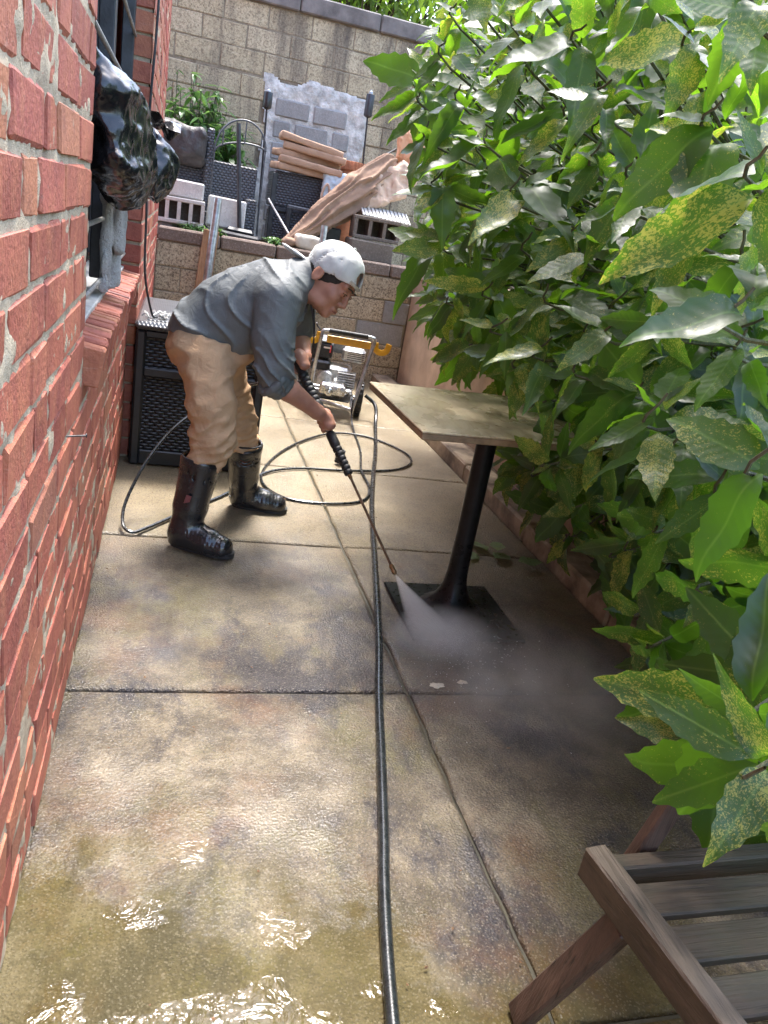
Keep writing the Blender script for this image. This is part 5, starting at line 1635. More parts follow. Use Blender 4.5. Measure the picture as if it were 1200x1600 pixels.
# hair below the cap rim, brows, eyes
s = SDF(tuple(HC - V3(.18, .18, .18)), tuple(HC + V3(.18, .18, .2)), .0045)
s.ell(hd(0, -.008, .028), hr(.0800, .0990, .0950), AX, 0)
s.ell(hd(0, -.050, -.030), hr(.066, .055, .050), AX, .02)
s.halfcut(hd(0, .050, .0), tuple(hf * .80 - hu * .58))
s.disp(lambda x, y, z: .0012 * vnoise(x * 120, y * 120, z * 120, 9), .02)
part("hair", s, M["hair"])
for sg in (-1, 1):
    mb = MB(); mb.tube(catmull([hd(sg * .014, .103, .022), hd(sg * .032, .101, .027), hd(sg * .052, .082, .022)], 5), .0042, 6, flat=.6); mb.build("eyebrow", M["hair"], person, smooth=True)
    e_ = MB(); e_.lathe([(0, -.0105), (.006, -.0086), (.0098, -.004), (.0105, 0), (.0098, .004), (.006, .0086), (0, .0105)], hd(sg * .033, .0860, .001), 14, Matrix(AX).transposed(), cap=False)
    eo = e_.build("eye", M["eye_white"], person, smooth=True)
    e_ = MB(); e_.lathe([(0, .0112), (.0045, .0106), (.0052, .0092)], hd(sg * .033, .0860, -.001), 12, Matrix((hs, hu, (hf - hu * .25).normalized())).transposed(), cap=False); e_.build("iris", M["iris"], eo, smooth=True)
    mb = MB(); mb.tube(catmull([hd(sg * .020, .0950, .005), hd(sg * .033, .0985, .0075), hd(sg * .047, .0900, .004)], 5), .0036, 6); mb.build("eyelid", M["skin"], person, smooth=True)
    mb = MB(); mb.tube(catmull([hd(sg * .020, .0955, .0015), hd(sg * .033, .0990, .0035), hd(sg * .048, .0900, .000)], 5), .0016, 5); mb.build("lash_line", M["hair"], person, smooth=True)
mb = MB(); mb.tube(catmull([hd(-.022, .0955, -.070), hd(0, .1018, -.0690), hd(.022, .0955, -.070)], 5), .0042, 6); mb.build("lips", M["lip"], person, smooth=True)
# cord from the collar
mb = MB(); mb.tube(catmull([(.512, 3.075, 1.03), (.530, 3.06, .96), (.545, 3.065, .88), (.552, 3.09, .80)], 6), .0028, 5); mb.tube(catmull([(.53, 3.09, 1.00), (.548, 3.10, .92), (.553, 3.12, .82)], 6), .0028, 5); mb.build("drawcord", M["iron"], person, smooth=True)

# ------------------------------------------------------------------ spray gun
sg_ = thing("spray_gun", tuple(gp(.4)), "black pressure washer gun with ribbed grips and long thin lance, held by the man", "spray gun")
mb = MB(); mb.tube([gp(-.11), gp(-.05), gp(.02)], [.017, .019, .018], 10); mb.tube(catmull([gp(-.10), gp(-.10) + V3(-.03, .03, -.03), gp(-.10) + V3(-.045, .05, -.075)], 5), [.017] * 11, 10)
mb.build("gun_body", M["engine_black"], sg_, smooth=True)
mb = MB(); mb.tube(catmull([gp(-.06) + V3(-.02, 0, -.03), gp(.02) + V3(-.03, 0, -.035), gp(.08) + V3(-.022, 0, -.028)], 5), .007, 8, flat=1.6); mb.build("trigger", M["lath"], sg_, smooth=True)
def ribbed(t0, t1, r0, r1, n, nm):
    mb = MB(); pts = []; rs_ = []
    for k in range(n * 4 + 1):
        t = k / (n * 4); pts.append(gp(t0 + (t1 - t0) * t)); rs_.append((r0 + (r1 - r0) * t) * (.80 if k % 4 == 0 else 1.0))
    mb.tube(pts, rs_, 14); mb.build(nm, M["foam"], sg_, smooth=True)
ribbed(.018, .185, .022, .024, 7, "rear_grip")
mb = MB(); mb.tube([gp(.18), gp(.20)], [.027, .025], 14); mb.build("collar", M["rubber"], sg_, smooth=True)
mb = MB(); mb.tube([gp(.19), gp(.34)], .011, 12); mb.build("barrel", M["engine_grey"], sg_, smooth=True)
mb = MB(); mb.tube([gp(.315), gp(.325), gp(.38), gp(.39)], [.016, .0205, .021, .018], 14); mb.build("grip_head", M["foam"], sg_, smooth=True)
ribbed(.39, .525, .020, .0185, 6, "front_grip")
mb = MB(); mb.tube([gp(.52), gp(.545)], [.009, .007], 10); mb.build("lance_ferrule", M["brass"], sg_, smooth=True)
mb = MB(); mb.tube([gp(.53), gp(.75), gp(.965)], .0055, 8); mb.build("lance", M["lance"], sg_, smooth=True)
mb = MB(); mb.tube([gp(.955), gp(.965), gp(.975), gp(.985), gp(.995), gp(1.0)], [.0075, .011, .0085, .0105, .009, .005], 10); mb.build("nozzle", M["brass"], sg_, smooth=True)

# ------------------------------------------------------------------ planting
def rand_rot(r_, down, yaw):
    return Matrix.Rotation(yaw, 4, 'Z') @ Matrix.Rotation(down, 4, 'X')
class LeafPack:
    """many leaves joined into one mesh, with uv and a random value per leaf"""
    def __init__(s): s.v = []; s.f = []; s.uv = []; s.r = []
    def add(s, src, M4, rnd):
        vs, fs, uv = src
        n = len(s.v)
        s.v += [tuple(M4 @ Vector(p)) for p in vs]; s.uv += uv; s.r += [rnd] * len(vs)
        s.f += [tuple(i + n for i in q) for q in fs]
    def build(s, name, m, parent):
        off = wloc(parent)
        me = bpy.data.meshes.new(name)
        me.from_pydata([(p[0] - off.x, p[1] - off.y, p[2] - off.z) for p in s.v], [], s.f)
        ul = me.uv_layers.new(name="UVMap")
        li = np.zeros(len(me.loops), np.int32); me.loops.foreach_get("vertex_index", li)
        ul.data.foreach_set("uv", np.array(s.uv, np.float32)[li].ravel())
        at = me.attributes.new("rnd", 'FLOAT', 'POINT'); at.data.foreach_set("value", np.array(s.r, np.float32))
        me.polygons.foreach_set("use_smooth", [True] * len(me.polygons)); me.update()
        return link_mesh(name, me, m, parent)
lv = []
for k in range(6):
    me, vs, fs, uv = leaf_mesh("leaf", .195, (.040, .047, .037, .045, .034, .049)[k], (.28, .16, .34, .22, .30, .12)[k], (.22, .42, .12, .60, .30, .34)[k], 13, .085, twist=(.0, .25, -.2, .1, -.3, .15)[k])
    me.materials.append(M["leaf"]); lv.append((me, (vs, fs, uv)))
ROS = [(1.07,1.05,0.61), (1.04,0.94,0.73), (0.99,0.85,0.60), (0.80,0.67,0.77), (0.85,0.77,0.78), (1.05,0.98,0.55), (1.07,1.14,0.55), (1.12,1.35,0.55), (0.81,2.60,1.80), (0.75,2.68,1.69), (0.79,2.77,1.95), (0.82,2.66,1.55), (0.86,2.42,1.67), (1.18,1.05,0.82), (0.93,1.84,1.96), (0.99,1.48,1.69), (0.84,1.11,1.56), (1.04,1.04,1.15), (1.02,2.29,1.41), (1.01,1.87,1.42), (0.93,1.40,1.86), (1.05,1.92,0.80), (0.99,1.23,1.62), (0.88,3.05,2.12), (0.99,1.64,1.25), (1.06,2.29,1.04), (1.11,3.20,1.15), (0.92,2.36,1.91), (0.98,1.45,1.49), (1.06,1.17,0.77), (1.05,1.21,1.03), (1.21,1.99,0.66), (1.11,3.00,0.95), (0.95,2.17,1.16), (0.85,1.05,1.36), (1.16,2.18,0.71), (1.00,1.22,1.29), (1.14,1.59,0.95), (0.81,1.18,1.81), (0.99,1.94,1.15), (1.04,2.04,1.46), (0.87,0.92,1.16), (1.10,1.77,0.92), (1.19,0.85,0.47), (1.02,0.92,0.93), (0.99,2.19,1.75), (1.34,1.70,0.46), (0.95,1.88,1.76), (0.80,3.02,1.89), (1.07,3.02,1.17), (0.88,2.84,2.16), (0.94,1.63,1.55), (0.95,2.66,2.03), (0.96,1.46,1.28), (0.94,2.40,2.09), (1.09,1.43,1.05), (1.14,1.52,0.79), (0.95,2.09,1.91), (1.00,2.06,1.28), (0.99,2.56,1.77), (0.98,2.51,1.49), (0.97,1.59,1.84), (1.06,1.37,0.84), (1.23,1.69,0.68), (1.00,2.18,2.08), (1.08,2.91,1.50), (0.75,2.85,1.79), (1.16,3.09,1.45), (0.92,2.23,1.55), (1.01,2.49,1.24), (1.07,3.22,1.36), (1.04,2.03,1.65), (1.21,1.50,0.55), (0.89,2.91,1.71), (1.05,1.85,1.61), (1.11,2.81,0.99), (1.09,1.62,1.11), (0.95,1.32,1.14), (1.22,0.97,0.67), (1.06,2.02,0.96), (1.28,1.82,0.58), (1.02,2.37,1.58), (1.09,3.24,1.55), (0.93,1.22,1.45), (1.03,1.99,2.04), (0.95,2.75,1.69), (1.09,2.84,1.24), (0.98,1.77,1.13), (1.05,1.63,1.41), (1.19,1.07,0.39), (1.14,1.04,0.99), (1.65,2.72,2.27), (1.51,2.40,0.75), (1.50,2.03,2.15), (1.84,1.76,0.40), (1.21,1.40,1.55), (1.47,1.87,1.81), (1.30,1.71,1.97), (1.15,2.91,2.28), (1.65,1.97,1.63), (1.51,3.29,2.08), (1.57,1.46,0.44), (1.38,2.21,2.14), (1.71,2.03,1.29), (1.26,2.15,1.89), (1.30,1.28,1.05), (1.37,3.35,1.88), (1.33,4.32,1.66), (1.67,2.13,0.43), (1.54,3.13,1.31), (1.43,1.13,0.37), (1.85,1.91,1.17), (1.52,1.71,1.04), (1.69,1.72,0.82), (1.39,1.97,1.41), (1.47,1.99,0.53), (1.26,3.35,2.20), (1.29,2.41,1.58), (1.40,2.75,1.49), (1.38,3.03,2.02), (1.18,1.67,1.73), (1.46,2.24,1.32), (1.37,3.80,1.08), (1.58,2.92,0.77), (1.52,2.62,0.77), (1.43,1.27,0.57), (1.60,1.26,0.29), (1.34,3.73,1.31), (1.20,1.42,1.31), (1.95,1.90,0.73), (1.33,2.45,2.01), (1.68,2.45,1.34), (1.58,2.42,1.58), (1.10,3.10,1.97), (1.32,1.68,1.57), (1.66,1.93,1.09), (1.46,1.55,1.33), (1.26,1.92,1.61), (1.45,3.22,1.68), (1.57,2.80,1.67), (0.98,3.51,2.17), (1.81,2.08,0.98), (1.57,2.43,2.17), (1.77,1.54,0.42), (1.77,2.20,1.17), (1.53,1.87,0.83), (1.13,3.55,1.35), (1.37,2.56,1.19), (1.67,2.28,1.73), (1.42,2.11,1.63), (1.80,1.76,1.03), (1.29,1.72,1.02), (1.72,2.06,1.81), (1.63,2.31,0.98), (1.25,2.70,1.71), (1.62,1.43,0.75), (1.44,3.13,2.34), (1.34,2.65,0.61), (1.62,2.90,1.30), (1.04,3.69,1.95), (1.60,2.15,2.01), (1.47,4.19,0.96), (1.71,2.66,1.88), (1.63,1.95,0.33), (1.41,2.76,2.13), (1.51,2.88,0.54), (0.94,3.30,2.01), (1.41,1.96,1.14), (1.42,3.48,2.43), (1.31,4.01,2.41), (1.14,2.89,1.97), (1.20,3.41,1.63), (1.40,3.57,1.79), (1.53,3.12,0.46), (1.71,2.62,0.96), (1.35,3.69,1.55), (1.19,2.67,2.11), (1.66,2.66,1.35), (1.63,3.07,2.32), (1.46,2.69,1.89), (1.38,1.51,0.89), (1.78,2.37,2.24), (1.54,1.63,0.71), (1.65,2.29,0.62), (1.81,2.35,0.42), (1.32,1.94,1.99), (1.77,2.03,0.61), (1.30,2.34,0.97), (1.36,1.97,0.89), (1.34,2.56,0.97), (1.30,3.18,1.31), (1.09,3.82,1.77), (1.71,2.71,0.68), (1.14,1.47,1.86), (1.17,4.19,2.08), (1.43,1.32,0.82), (1.37,2.25,0.68), (1.17,2.66,1.45), (1.22,1.76,1.40), (1.43,4.23,1.35), (1.45,2.87,1.08), (1.32,3.75,2.27), (1.54,2.13,0.77), (1.28,3.62,2.01), (1.27,3.61,1.08), (1.78,1.55,0.66), (1.47,3.94,1.46), (1.22,2.15,1.46), (1.20,4.20,2.35), (1.29,1.35,0.36), (1.42,2.21,1.09), (1.21,1.96,1.09), (1.73,2.60,0.39), (1.37,3.99,1.22), (1.26,2.35,1.32), (0.99,3.18,1.80), (1.57,1.88,1.44), (1.15,3.00,1.73), (1.51,1.69,0.32), (1.17,2.33,1.75), (1.61,3.05,1.59), (1.56,2.50,1.09), (1.30,4.02,1.57), (1.49,2.43,1.83), (1.92,1.94,0.47), (1.09,3.68,2.24), (1.75,2.17,1.53), (1.22,2.18,1.20), (1.47,3.47,2.22), (1.57,2.41,0.47), (1.15,3.23,2.33), (1.50,3.30,1.14), (1.38,1.50,1.11), (1.40,3.47,1.45), (1.10,2.50,1.03), (1.75,2.82,0.44), (1.64,1.83,0.61), (1.38,4.53,1.69), (1.23,3.17,0.91), (1.12,3.83,2.40), (1.83,2.17,0.77), (1.02,3.49,1.74), (1.46,3.64,0.87), (1.27,2.90,1.43), (1.19,3.41,1.13), (1.49,2.85,2.33), (1.67,3.01,0.31), (1.35,2.44,0.59), (1.24,3.39,0.91), (1.86,2.25,1.91), (1.09,3.46,1.95), (1.28,3.12,1.62), (1.65,2.91,2.08), (1.58,3.93,1.03), (1.53,3.21,0.94), (1.72,2.54,1.69), (1.16,2.34,2.09), (1.70,1.79,1.29), (1.18,1.91,1.83), (1.05,4.00,1.96), (1.28,3.82,1.86), (1.44,2.80,0.87), (1.36,1.76,1.24), (1.51,4.21,1.70), (1.20,1.98,1.30), (1.08,3.98,2.23), (1.18,2.62,1.21), (1.32,3.03,1.05), (1.39,2.89,1.85), (1.18,3.09,2.17), (1.38,3.52,1.23), (1.76,1.91,0.87), (1.38,2.22,0.47), (0.89,3.50,1.94), (1.57,4.07,1.30), (1.61,3.09,1.86), (1.24,3.90,2.11), (1.68,2.46,1.94), (1.94,2.63,0.33), (1.20,3.46,2.41), (1.93,1.71,0.63), (1.73,2.42,0.78), (1.16,2.62,1.88), (1.45,3.91,0.80), (1.42,3.24,1.46), (1.88,2.19,1.72), (1.65,2.79,1.06), (1.46,2.15,1.84), (1.57,2.62,0.56), (1.43,2.45,1.41), (1.32,2.78,1.25), (1.52,4.67,2.65), (1.95,4.21,1.98), (1.72,3.86,1.14), (1.70,4.52,1.60), (2.00,3.60,0.54), (1.85,3.05,0.93), (1.90,2.61,0.86), (1.93,3.36,1.54), (2.40,3.04,2.14), (1.87,3.28,1.95), (1.91,2.31,1.01), (2.14,3.57,1.86), (2.08,2.62,1.77), (2.03,2.68,2.39), (1.81,3.80,0.93), (1.94,3.23,1.18), (1.56,3.65,2.13), (1.75,4.11,2.25), (2.13,2.92,2.00), (1.55,4.27,1.24), (1.76,3.27,0.43), (1.45,4.31,2.62), (1.86,3.38,1.82), (1.81,4.24,2.73), (1.86,3.33,2.26), (2.09,3.79,2.56), (1.77,3.35,1.39), (1.65,3.05,1.16), (1.85,3.67,0.73), (1.55,3.46,1.54), (1.46,3.89,2.36), (1.35,2.54,0.80), (1.72,4.00,1.41), (2.09,2.97,1.27), (1.67,4.17,1.14), (1.44,3.99,1.97), (1.98,2.60,2.06), (2.26,3.27,1.54), (2.25,2.58,1.17), (2.05,2.52,1.18), (2.01,3.46,1.73), (1.93,2.84,0.67), (2.14,3.40,2.27), (2.07,2.45,1.45), (1.47,4.82,2.00), (2.31,2.89,1.88), (1.51,3.52,1.08), (1.83,4.36,1.80), (1.69,3.55,1.07), (1.36,4.39,1.38), (2.63,2.78,1.21), (1.75,3.71,1.68), (1.87,2.83,0.29), (1.77,4.96,1.05), (1.45,4.37,1.53), (1.72,4.12,1.85), (2.32,3.42,2.40), (1.67,4.78,1.49), (1.82,3.99,1.59), (2.29,2.85,2.16), (1.91,2.13,0.58), (1.82,3.04,0.43), (1.47,2.55,0.43), (1.96,2.18,1.24), (1.72,3.82,0.72), (2.05,3.28,2.17), (1.88,3.38,2.46), (2.43,3.21,2.22), (1.83,4.34,2.05), (1.99,2.15,0.97), (1.98,3.81,2.36), (2.02,3.37,1.28), (1.93,3.53,2.19), (1.75,4.25,0.91), (2.31,3.00,1.27), (1.96,3.85,1.01), (1.62,4.61,1.25), (2.15,3.73,2.05), (1.70,3.30,0.96), (1.61,5.04,1.32), (1.80,2.88,1.43), (2.18,3.54,2.07), (1.87,2.49,1.08), (2.32,3.19,2.58), (1.81,2.64,2.22), (1.93,2.63,1.22), (1.56,4.01,1.83), (1.73,3.80,1.92), (1.63,4.21,2.08), (2.26,2.94,2.31), (1.69,2.95,1.71), (2.40,2.94,1.69), (1.58,4.09,2.40), (1.66,3.55,1.35), (1.81,2.99,2.02), (1.99,3.15,0.29), (1.90,2.94,1.69), (2.15,3.51,1.33), (1.76,4.65,0.93), (1.53,3.77,1.35), (1.90,4.48,2.49), (2.50,3.34,2.66), (1.51,4.30,2.31), (1.46,4.65,2.18), (1.89,3.82,1.43), (1.73,3.45,1.70), (2.24,3.39,1.80), (2.04,3.81,1.70), (1.92,2.08,1.43), (1.83,2.74,1.12), (2.05,3.14,1.96), (1.97,2.33,1.80), (1.80,2.97,0.78), (2.42,2.69,1.48), (1.68,3.52,0.88), (1.92,2.67,1.53), (1.62,4.41,2.20), (1.37,4.82,2.62), (2.12,2.77,1.57), (2.21,3.14,1.29), (2.06,3.61,1.50), (1.61,4.42,1.17), (1.58,2.22,1.52), (2.10,2.41,1.62), (1.71,2.44,1.15), (2.10,2.84,1.77), (2.49,3.07,1.91), (2.04,2.99,1.46), (1.95,3.50,1.06), (1.98,3.10,1.06), (2.40,2.77,1.29), (2.26,2.68,1.60), (1.41,3.75,1.70), (2.00,4.06,2.65), (1.54,4.60,1.99), (1.60,3.61,2.34), (1.45,4.80,2.44), (1.55,5.19,1.64), (2.07,2.35,1.20), (2.07,2.65,2.22), (1.99,3.79,2.09), (1.68,3.94,2.27), (2.15,3.76,2.28), (2.01,2.84,2.29), (2.02,3.05,2.23), (1.40,2.96,1.69), (1.88,2.39,0.67), (1.81,4.47,0.85), (1.92,1.99,0.88), (1.91,2.49,1.69), (1.50,3.79,2.05), (2.23,3.79,2.46), (1.93,2.54,1.88), (1.94,3.55,0.37), (1.61,3.32,0.80), (1.91,2.27,1.47), (2.34,3.23,1.37), (2.02,3.85,1.28), (2.17,3.14,2.22), (1.90,3.94,2.03), (1.58,3.30,1.79), (1.83,2.43,1.49), (1.92,3.86,0.76), (2.04,3.99,2.40), (1.43,2.58,1.64), (1.63,2.29,0.32), (1.58,1.60,0.89), (1.90,2.65,0.55), (1.62,3.49,2.03), (1.69,2.68,2.05), (1.71,3.89,1.75), (1.68,4.82,2.17), (1.88,4.24,2.18), (2.23,2.71,1.32), (1.81,4.83,1.58), (1.70,3.37,2.18), (1.77,3.62,2.50), (1.63,4.07,1.63), (1.92,3.71,1.26), (1.89,3.61,1.64), (1.92,2.85,1.91), (1.48,5.03,2.52), (1.88,2.86,0.98), (1.57,2.13,1.07), (1.52,5.16,2.67), (1.39,3.15,2.17), (2.27,3.29,2.04), (1.71,2.29,2.06), (1.83,3.42,0.90), (1.97,2.83,1.21), (1.79,3.64,2.29), (1.79,3.06,1.82), (1.91,3.45,0.51), (1.56,2.08,1.37), (1.52,4.74,1.72), (1.90,4.57,2.72), (1.66,3.64,1.53), (1.71,4.70,1.12), (1.72,3.33,2.45), (1.70,4.21,2.47), (1.66,4.73,2.56), (1.43,3.14,1.87), (1.72,5.18,1.13), (1.60,3.04,0.93), (1.81,3.10,2.41), (1.77,3.20,1.47), (1.63,4.46,1.37), (1.61,4.36,1.01), (1.83,3.35,0.73), (1.42,4.52,2.40), (1.64,2.84,1.46), (1.75,4.81,0.86), (2.03,4.22,2.56), (1.46,5.15,2.25), (1.59,3.25,1.57), (1.91,3.65,0.94), (1.67,3.23,1.21), (1.69,2.70,1.58), (1.39,4.21,2.43), (2.22,3.16,1.78), (1.81,4.84,0.68), (1.40,2.23,0.86), (1.68,4.61,1.86), (1.84,3.05,1.28), (1.52,3.45,0.91), (1.91,3.20,2.13), (2.11,3.26,2.43), (1.47,2.70,1.05), (2.07,3.31,1.88), (1.77,2.93,0.61), (2.53,2.82,1.59), (1.41,4.51,1.92), (2.01,4.04,1.67), (1.70,4.87,1.33), (1.85,3.94,2.35), (2.01,3.94,1.53), (1.92,3.64,1.87), (1.51,4.99,1.75), (1.80,5.19,1.46), (1.96,3.08,0.54), (1.74,4.02,2.53), (1.82,2.92,2.29), (1.53,1.76,1.61), (1.61,3.84,2.48), (2.23,3.60,2.63), (1.51,4.16,2.21), (1.59,4.08,2.61), (1.41,2.98,0.89), (1.41,5.18,2.41), (1.58,1.55,1.09), (1.55,4.50,2.52), (1.44,4.43,1.16), (2.08,3.09,2.40), (1.53,4.92,1.49), (1.39,1.79,0.79), (1.83,4.03,1.01), (1.44,3.00,1.20), (1.70,4.91,2.69), (1.74,4.35,1.60), (2.22,2.87,1.20), (1.94,2.15,0.37), (2.33,3.10,1.52), (2.21,3.04,2.54), (2.26,3.06,2.01), (1.89,3.21,1.74), (1.82,4.17,1.61), (1.78,3.18,0.59), (2.13,2.89,2.44), (2.22,2.40,1.33), (1.84,4.25,1.07), (1.95,2.83,0.48), (1.52,4.97,2.73), (1.43,3.50,1.99), (1.86,2.30,1.31), (1.73,3.13,2.17), (1.41,4.82,1.84), (1.83,4.29,1.39), (1.74,4.49,2.71), (2.09,3.54,2.50), (2.37,2.89,1.43), (1.39,2.27,1.70), (1.46,2.66,2.28), (1.43,2.99,1.49), (2.10,2.23,1.34), (2.21,2.97,1.50), (1.96,3.14,1.60), (1.42,4.32,2.02), (1.87,5.06,1.19), (1.96,2.32,0.29), (1.69,3.16,0.81), (1.78,3.30,1.62), (1.57,3.24,2.37), (1.39,1.74,1.73), (1.82,4.56,2.02), (2.13,3.09,1.63), (1.63,3.75,0.88), (2.06,3.97,2.15), (1.79,3.71,2.11), (1.74,2.50,0.58), (2.06,2.79,1.40), (1.67,3.90,2.06), (1.91,4.26,2.35), (1.91,3.69,2.60), (1.56,4.72,1.04), (1.78,3.18,1.09), (1.44,2.89,1.32), (2.20,2.25,1.15), (1.93,4.08,1.18), (1.61,4.43,0.82), (1.53,2.31,2.00), (1.79,4.15,2.06), (1.85,3.51,1.31), (2.41,2.48,1.19), (1.99,3.28,0.89), (1.82,4.14,0.77), (1.71,5.00,1.58), (1.65,2.23,1.35), (1.44,4.15,1.90), (1.76,4.40,1.27), (2.06,3.08,1.79), (1.42,4.95,2.28), (1.61,4.38,2.66), (1.56,2.24,2.17), (2.23,3.47,1.49), (1.55,4.58,1.48), (1.74,4.82,1.81), (1.82,2.56,1.33), (1.66,5.37,1.82), (1.57,4.71,2.30), (1.52,4.30,1.85), (2.18,3.59,1.69), (1.36,2.43,2.19), (1.72,2.50,2.15), (2.08,3.27,1.58), (2.02,2.81,2.10), (1.56,4.79,1.24), (2.10,2.54,1.93), (1.52,4.53,1.04), (1.73,5.11,1.83), (1.39,3.95,1.79), (2.26,3.15,2.38), (1.42,3.31,2.33), (2.40,3.12,1.71), (1.61,2.81,1.90), (1.38,4.48,2.18), (1.39,3.38,1.64), (1.87,3.95,1.32), (2.17,2.71,2.09), (1.61,3.99,0.78), (2.61,2.97,1.73), (1.76,4.69,2.38), (1.45,5.31,2.64), (1.76,4.43,2.31), (1.48,3.93,2.19), (1.73,3.84,1.53), (1.90,3.15,0.74), (1.65,5.29,1.35), (1.95,3.16,2.50), (1.82,3.37,1.20), (1.66,4.96,2.47), (1.46,2.67,1.30), (1.80,2.99,1.09), (1.65,4.18,0.76), (1.59,3.65,1.92), (1.57,4.98,2.17), (1.55,1.85,1.23), (1.53,1.98,1.99), (1.99,3.36,0.33), (1.88,4.08,1.45), (1.99,2.49,0.41), (2.26,3.41,1.16), (1.47,1.79,0.57), (1.47,4.13,1.50), (1.92,2.53,2.30), (1.79,2.41,1.80), (1.41,2.37,1.20), (1.98,3.51,0.83), (1.41,3.96,2.53), (1.86,5.10,1.68), (1.52,3.70,1.18), (1.45,3.14,1.07), (2.00,3.58,2.35), (1.86,3.67,1.10), (2.35,2.58,1.33), (2.51,3.27,2.41), (1.85,3.03,1.51), (1.58,2.12,0.59), (1.64,3.39,0.41), (1.72,4.53,2.49), (2.22,2.73,1.85), (1.98,3.84,1.90), (2.07,2.60,1.58), (1.43,1.90,1.62), (1.81,3.81,2.45), (1.97,2.39,0.85), (1.84,3.95,2.67), (1.42,4.02,1.06), (1.39,2.25,1.50)]
shrub = thing("spotted_shrub", (2.05, 2.6, .9), "big evergreen shrub with yellow-speckled pointed leaves overhanging the right side", "shrub")
rl = random.Random(77)
leaves = []; stems = MB(); rstem = random.Random(5)
roots = [Vector((2.32, y_, .93)) for y_ in (1.0, 1.5, 2.0, 2.5, 3.0, 3.6, 4.2)]
for (x, y_, z) in ROS:
    c = Vector((x, y_, z))
    rt_ = min(roots, key=lambda p: abs(p.y - y_) + rl.uniform(0, .5))
    tip = Vector((-.55 + rl.uniform(-.35, .35), -.35 + rl.uniform(-.35, .35), .75 + rl.uniform(-.3, .2))).normalized()
    if z < 1.0: tip = Vector((-.75 + rl.uniform(-.25, .25), -.45 + rl.uniform(-.25, .25), rl.uniform(-.15, .45))).normalized()
    nleaf = rl.choice((6, 7, 8)); q = tip.to_track_quat('Z', 'Y').to_matrix().to_4x4()
    sc = rl.uniform(.70, 1.20)
    a0_ = rl.uniform(0, 6.28)
    for j in range(nleaf):
        yaw = a0_ + j * 2.4 + rl.uniform(-.25, .25)
        inner = j >= nleaf - 2
        pit = rl.uniform(.75, 1.15) if inner else rl.uniform(-.45, .40)
        M4 = Matrix.Translation(c - tip * (.035 * (0 if inner else 1) + .012 * j)) @ q @ Matrix.Rotation(yaw, 4, 'Z') @ Matrix.Rotation(pit, 4, 'X') @ Matrix.Translation((0, .018, 0)) @ Matrix.Rotation(rl.uniform(-.5, .5), 4, 'Y')
        s_ = sc * (rl.uniform(.45, .62) if inner else rl.uniform(.78, 1.12))
        # gravity: swing the blade a little towards the ground
        M4 = M4 @ Matrix.Diagonal((s_ * rl.uniform(.75, 1.1), s_, s_ * rl.uniform(.4, 1.8), 1))
        leaves.append((M4, rl.randrange(6)))
    mid_ = c.lerp(rt_, .45) + Vector((rl.uniform(-.08, .08), rl.uniform(-.1, .1), .10 if z > 1 else .16))
    pts = catmull([c, c - tip * .09, mid_, rt_], 4)
    if rstem.random() < .55: stems.tube(pts, [.0028 + .0045 * k / (len(pts) - 1) for k in range(len(pts))], 5, cap=False)
    else: stems.tube(pts[:6], [.0028 + .0015 * k / 5 for k in range(len(pts[:6]))], 5, cap=False)
def larea(L):
    p = L[0].translation; s = screen(L[0] @ Vector((0, .085, 0)))
    if s is None or not (-60 < s[0] < 1260 and -60 < s[1] < 1660): return 0
    nrm = (L[0].to_3x3() @ Vector((0, 0, 1))).normalized(); vw = (p - CAM).normalized()
    return L[0].to_scale().x ** 2 / s[2] ** 2 * (.25 + abs(nrm.dot(vw)))
leaves.sort(key=lambda L: -larea(L))
sl_ = wloc(shrub)
for (M4, k) in leaves[:300]:
    o = link_mesh("leaf", lv[k][0], None, shrub)
    M2 = M4.copy(); M2.translation = M2.translation - sl_
    o.matrix_local = M2
pk = LeafPack()
for (M4, k) in leaves[300:]: pk.add(lv[k][1], M4, rl.random())
tag(pk.build("foliage", M["leaf"], shrub), kind="stuff")
stems.build("stems", M["branch"], shrub, smooth=True)

# weeds and small plants on the terrace
def plant(name, label, c, n, spread, h, L, W, m, seed, cat="plant", group=None):
    t = thing(name, c, label, cat, group); r_ = random.Random(seed)
    pk = LeafPack(); st = MB()
    me, vs, fs, uv = leaf_mesh("leaf", L, W, .2, .5, 7, .05); bpy.data.meshes.remove(me)
    for k in range(n):
        a = r_.uniform(0, 6.28); rr = spread * math.sqrt(r_.random())
        top = Vector((c[0] + rr * math.cos(a), c[1] + .55 * rr * math.sin(a), c[2] + h * r_.uniform(.55, 1) * (1 - .35 * rr / spread)))
        foot = Vector((c[0] + .35 * rr * math.cos(a), c[1] + .2 * rr * math.sin(a), c[2] - .02))
        pts = catmull([foot, foot.lerp(top, .5) + Vector((0, 0, .05 * h)), top], 4)
        st.tube(pts, .0028, 4, cap=False)
        for j in range(7):
            p = pts[max(1, len(pts) - 1 - j)] if j < len(pts) - 1 else pts[-1]
            for q in range(2):
                M4 = Matrix.Translation(p) @ Matrix.Rotation(r_.uniform(0, 6.28), 4, 'Z') @ Matrix.Rotation(r_.uniform(-.6, .7), 4, 'X') @ Matrix.Diagonal((s_c := r_.uniform(.6, 1.2), s_c, s_c, 1))
                pk.add((vs, fs, uv), M4, r_.random())
    tag(pk.build("foliage", m, t), kind="stuff"); st.build("stems", M["branch"], t, smooth=True)
plant("weed_clump", "leafy green weeds growing against the block wall behind the wicker sofa", (.08, 8.22, TZ), 210, .50, 1.48, .12, .026, M["leaf_weed"], 5)
plant("weed_clump", "tall thin weed sprig rising against the block wall near the brick house", (-.10, 8.35, TZ + .25), 9, .09, 1.35, .06, .014, M["leaf_weed"], 6)
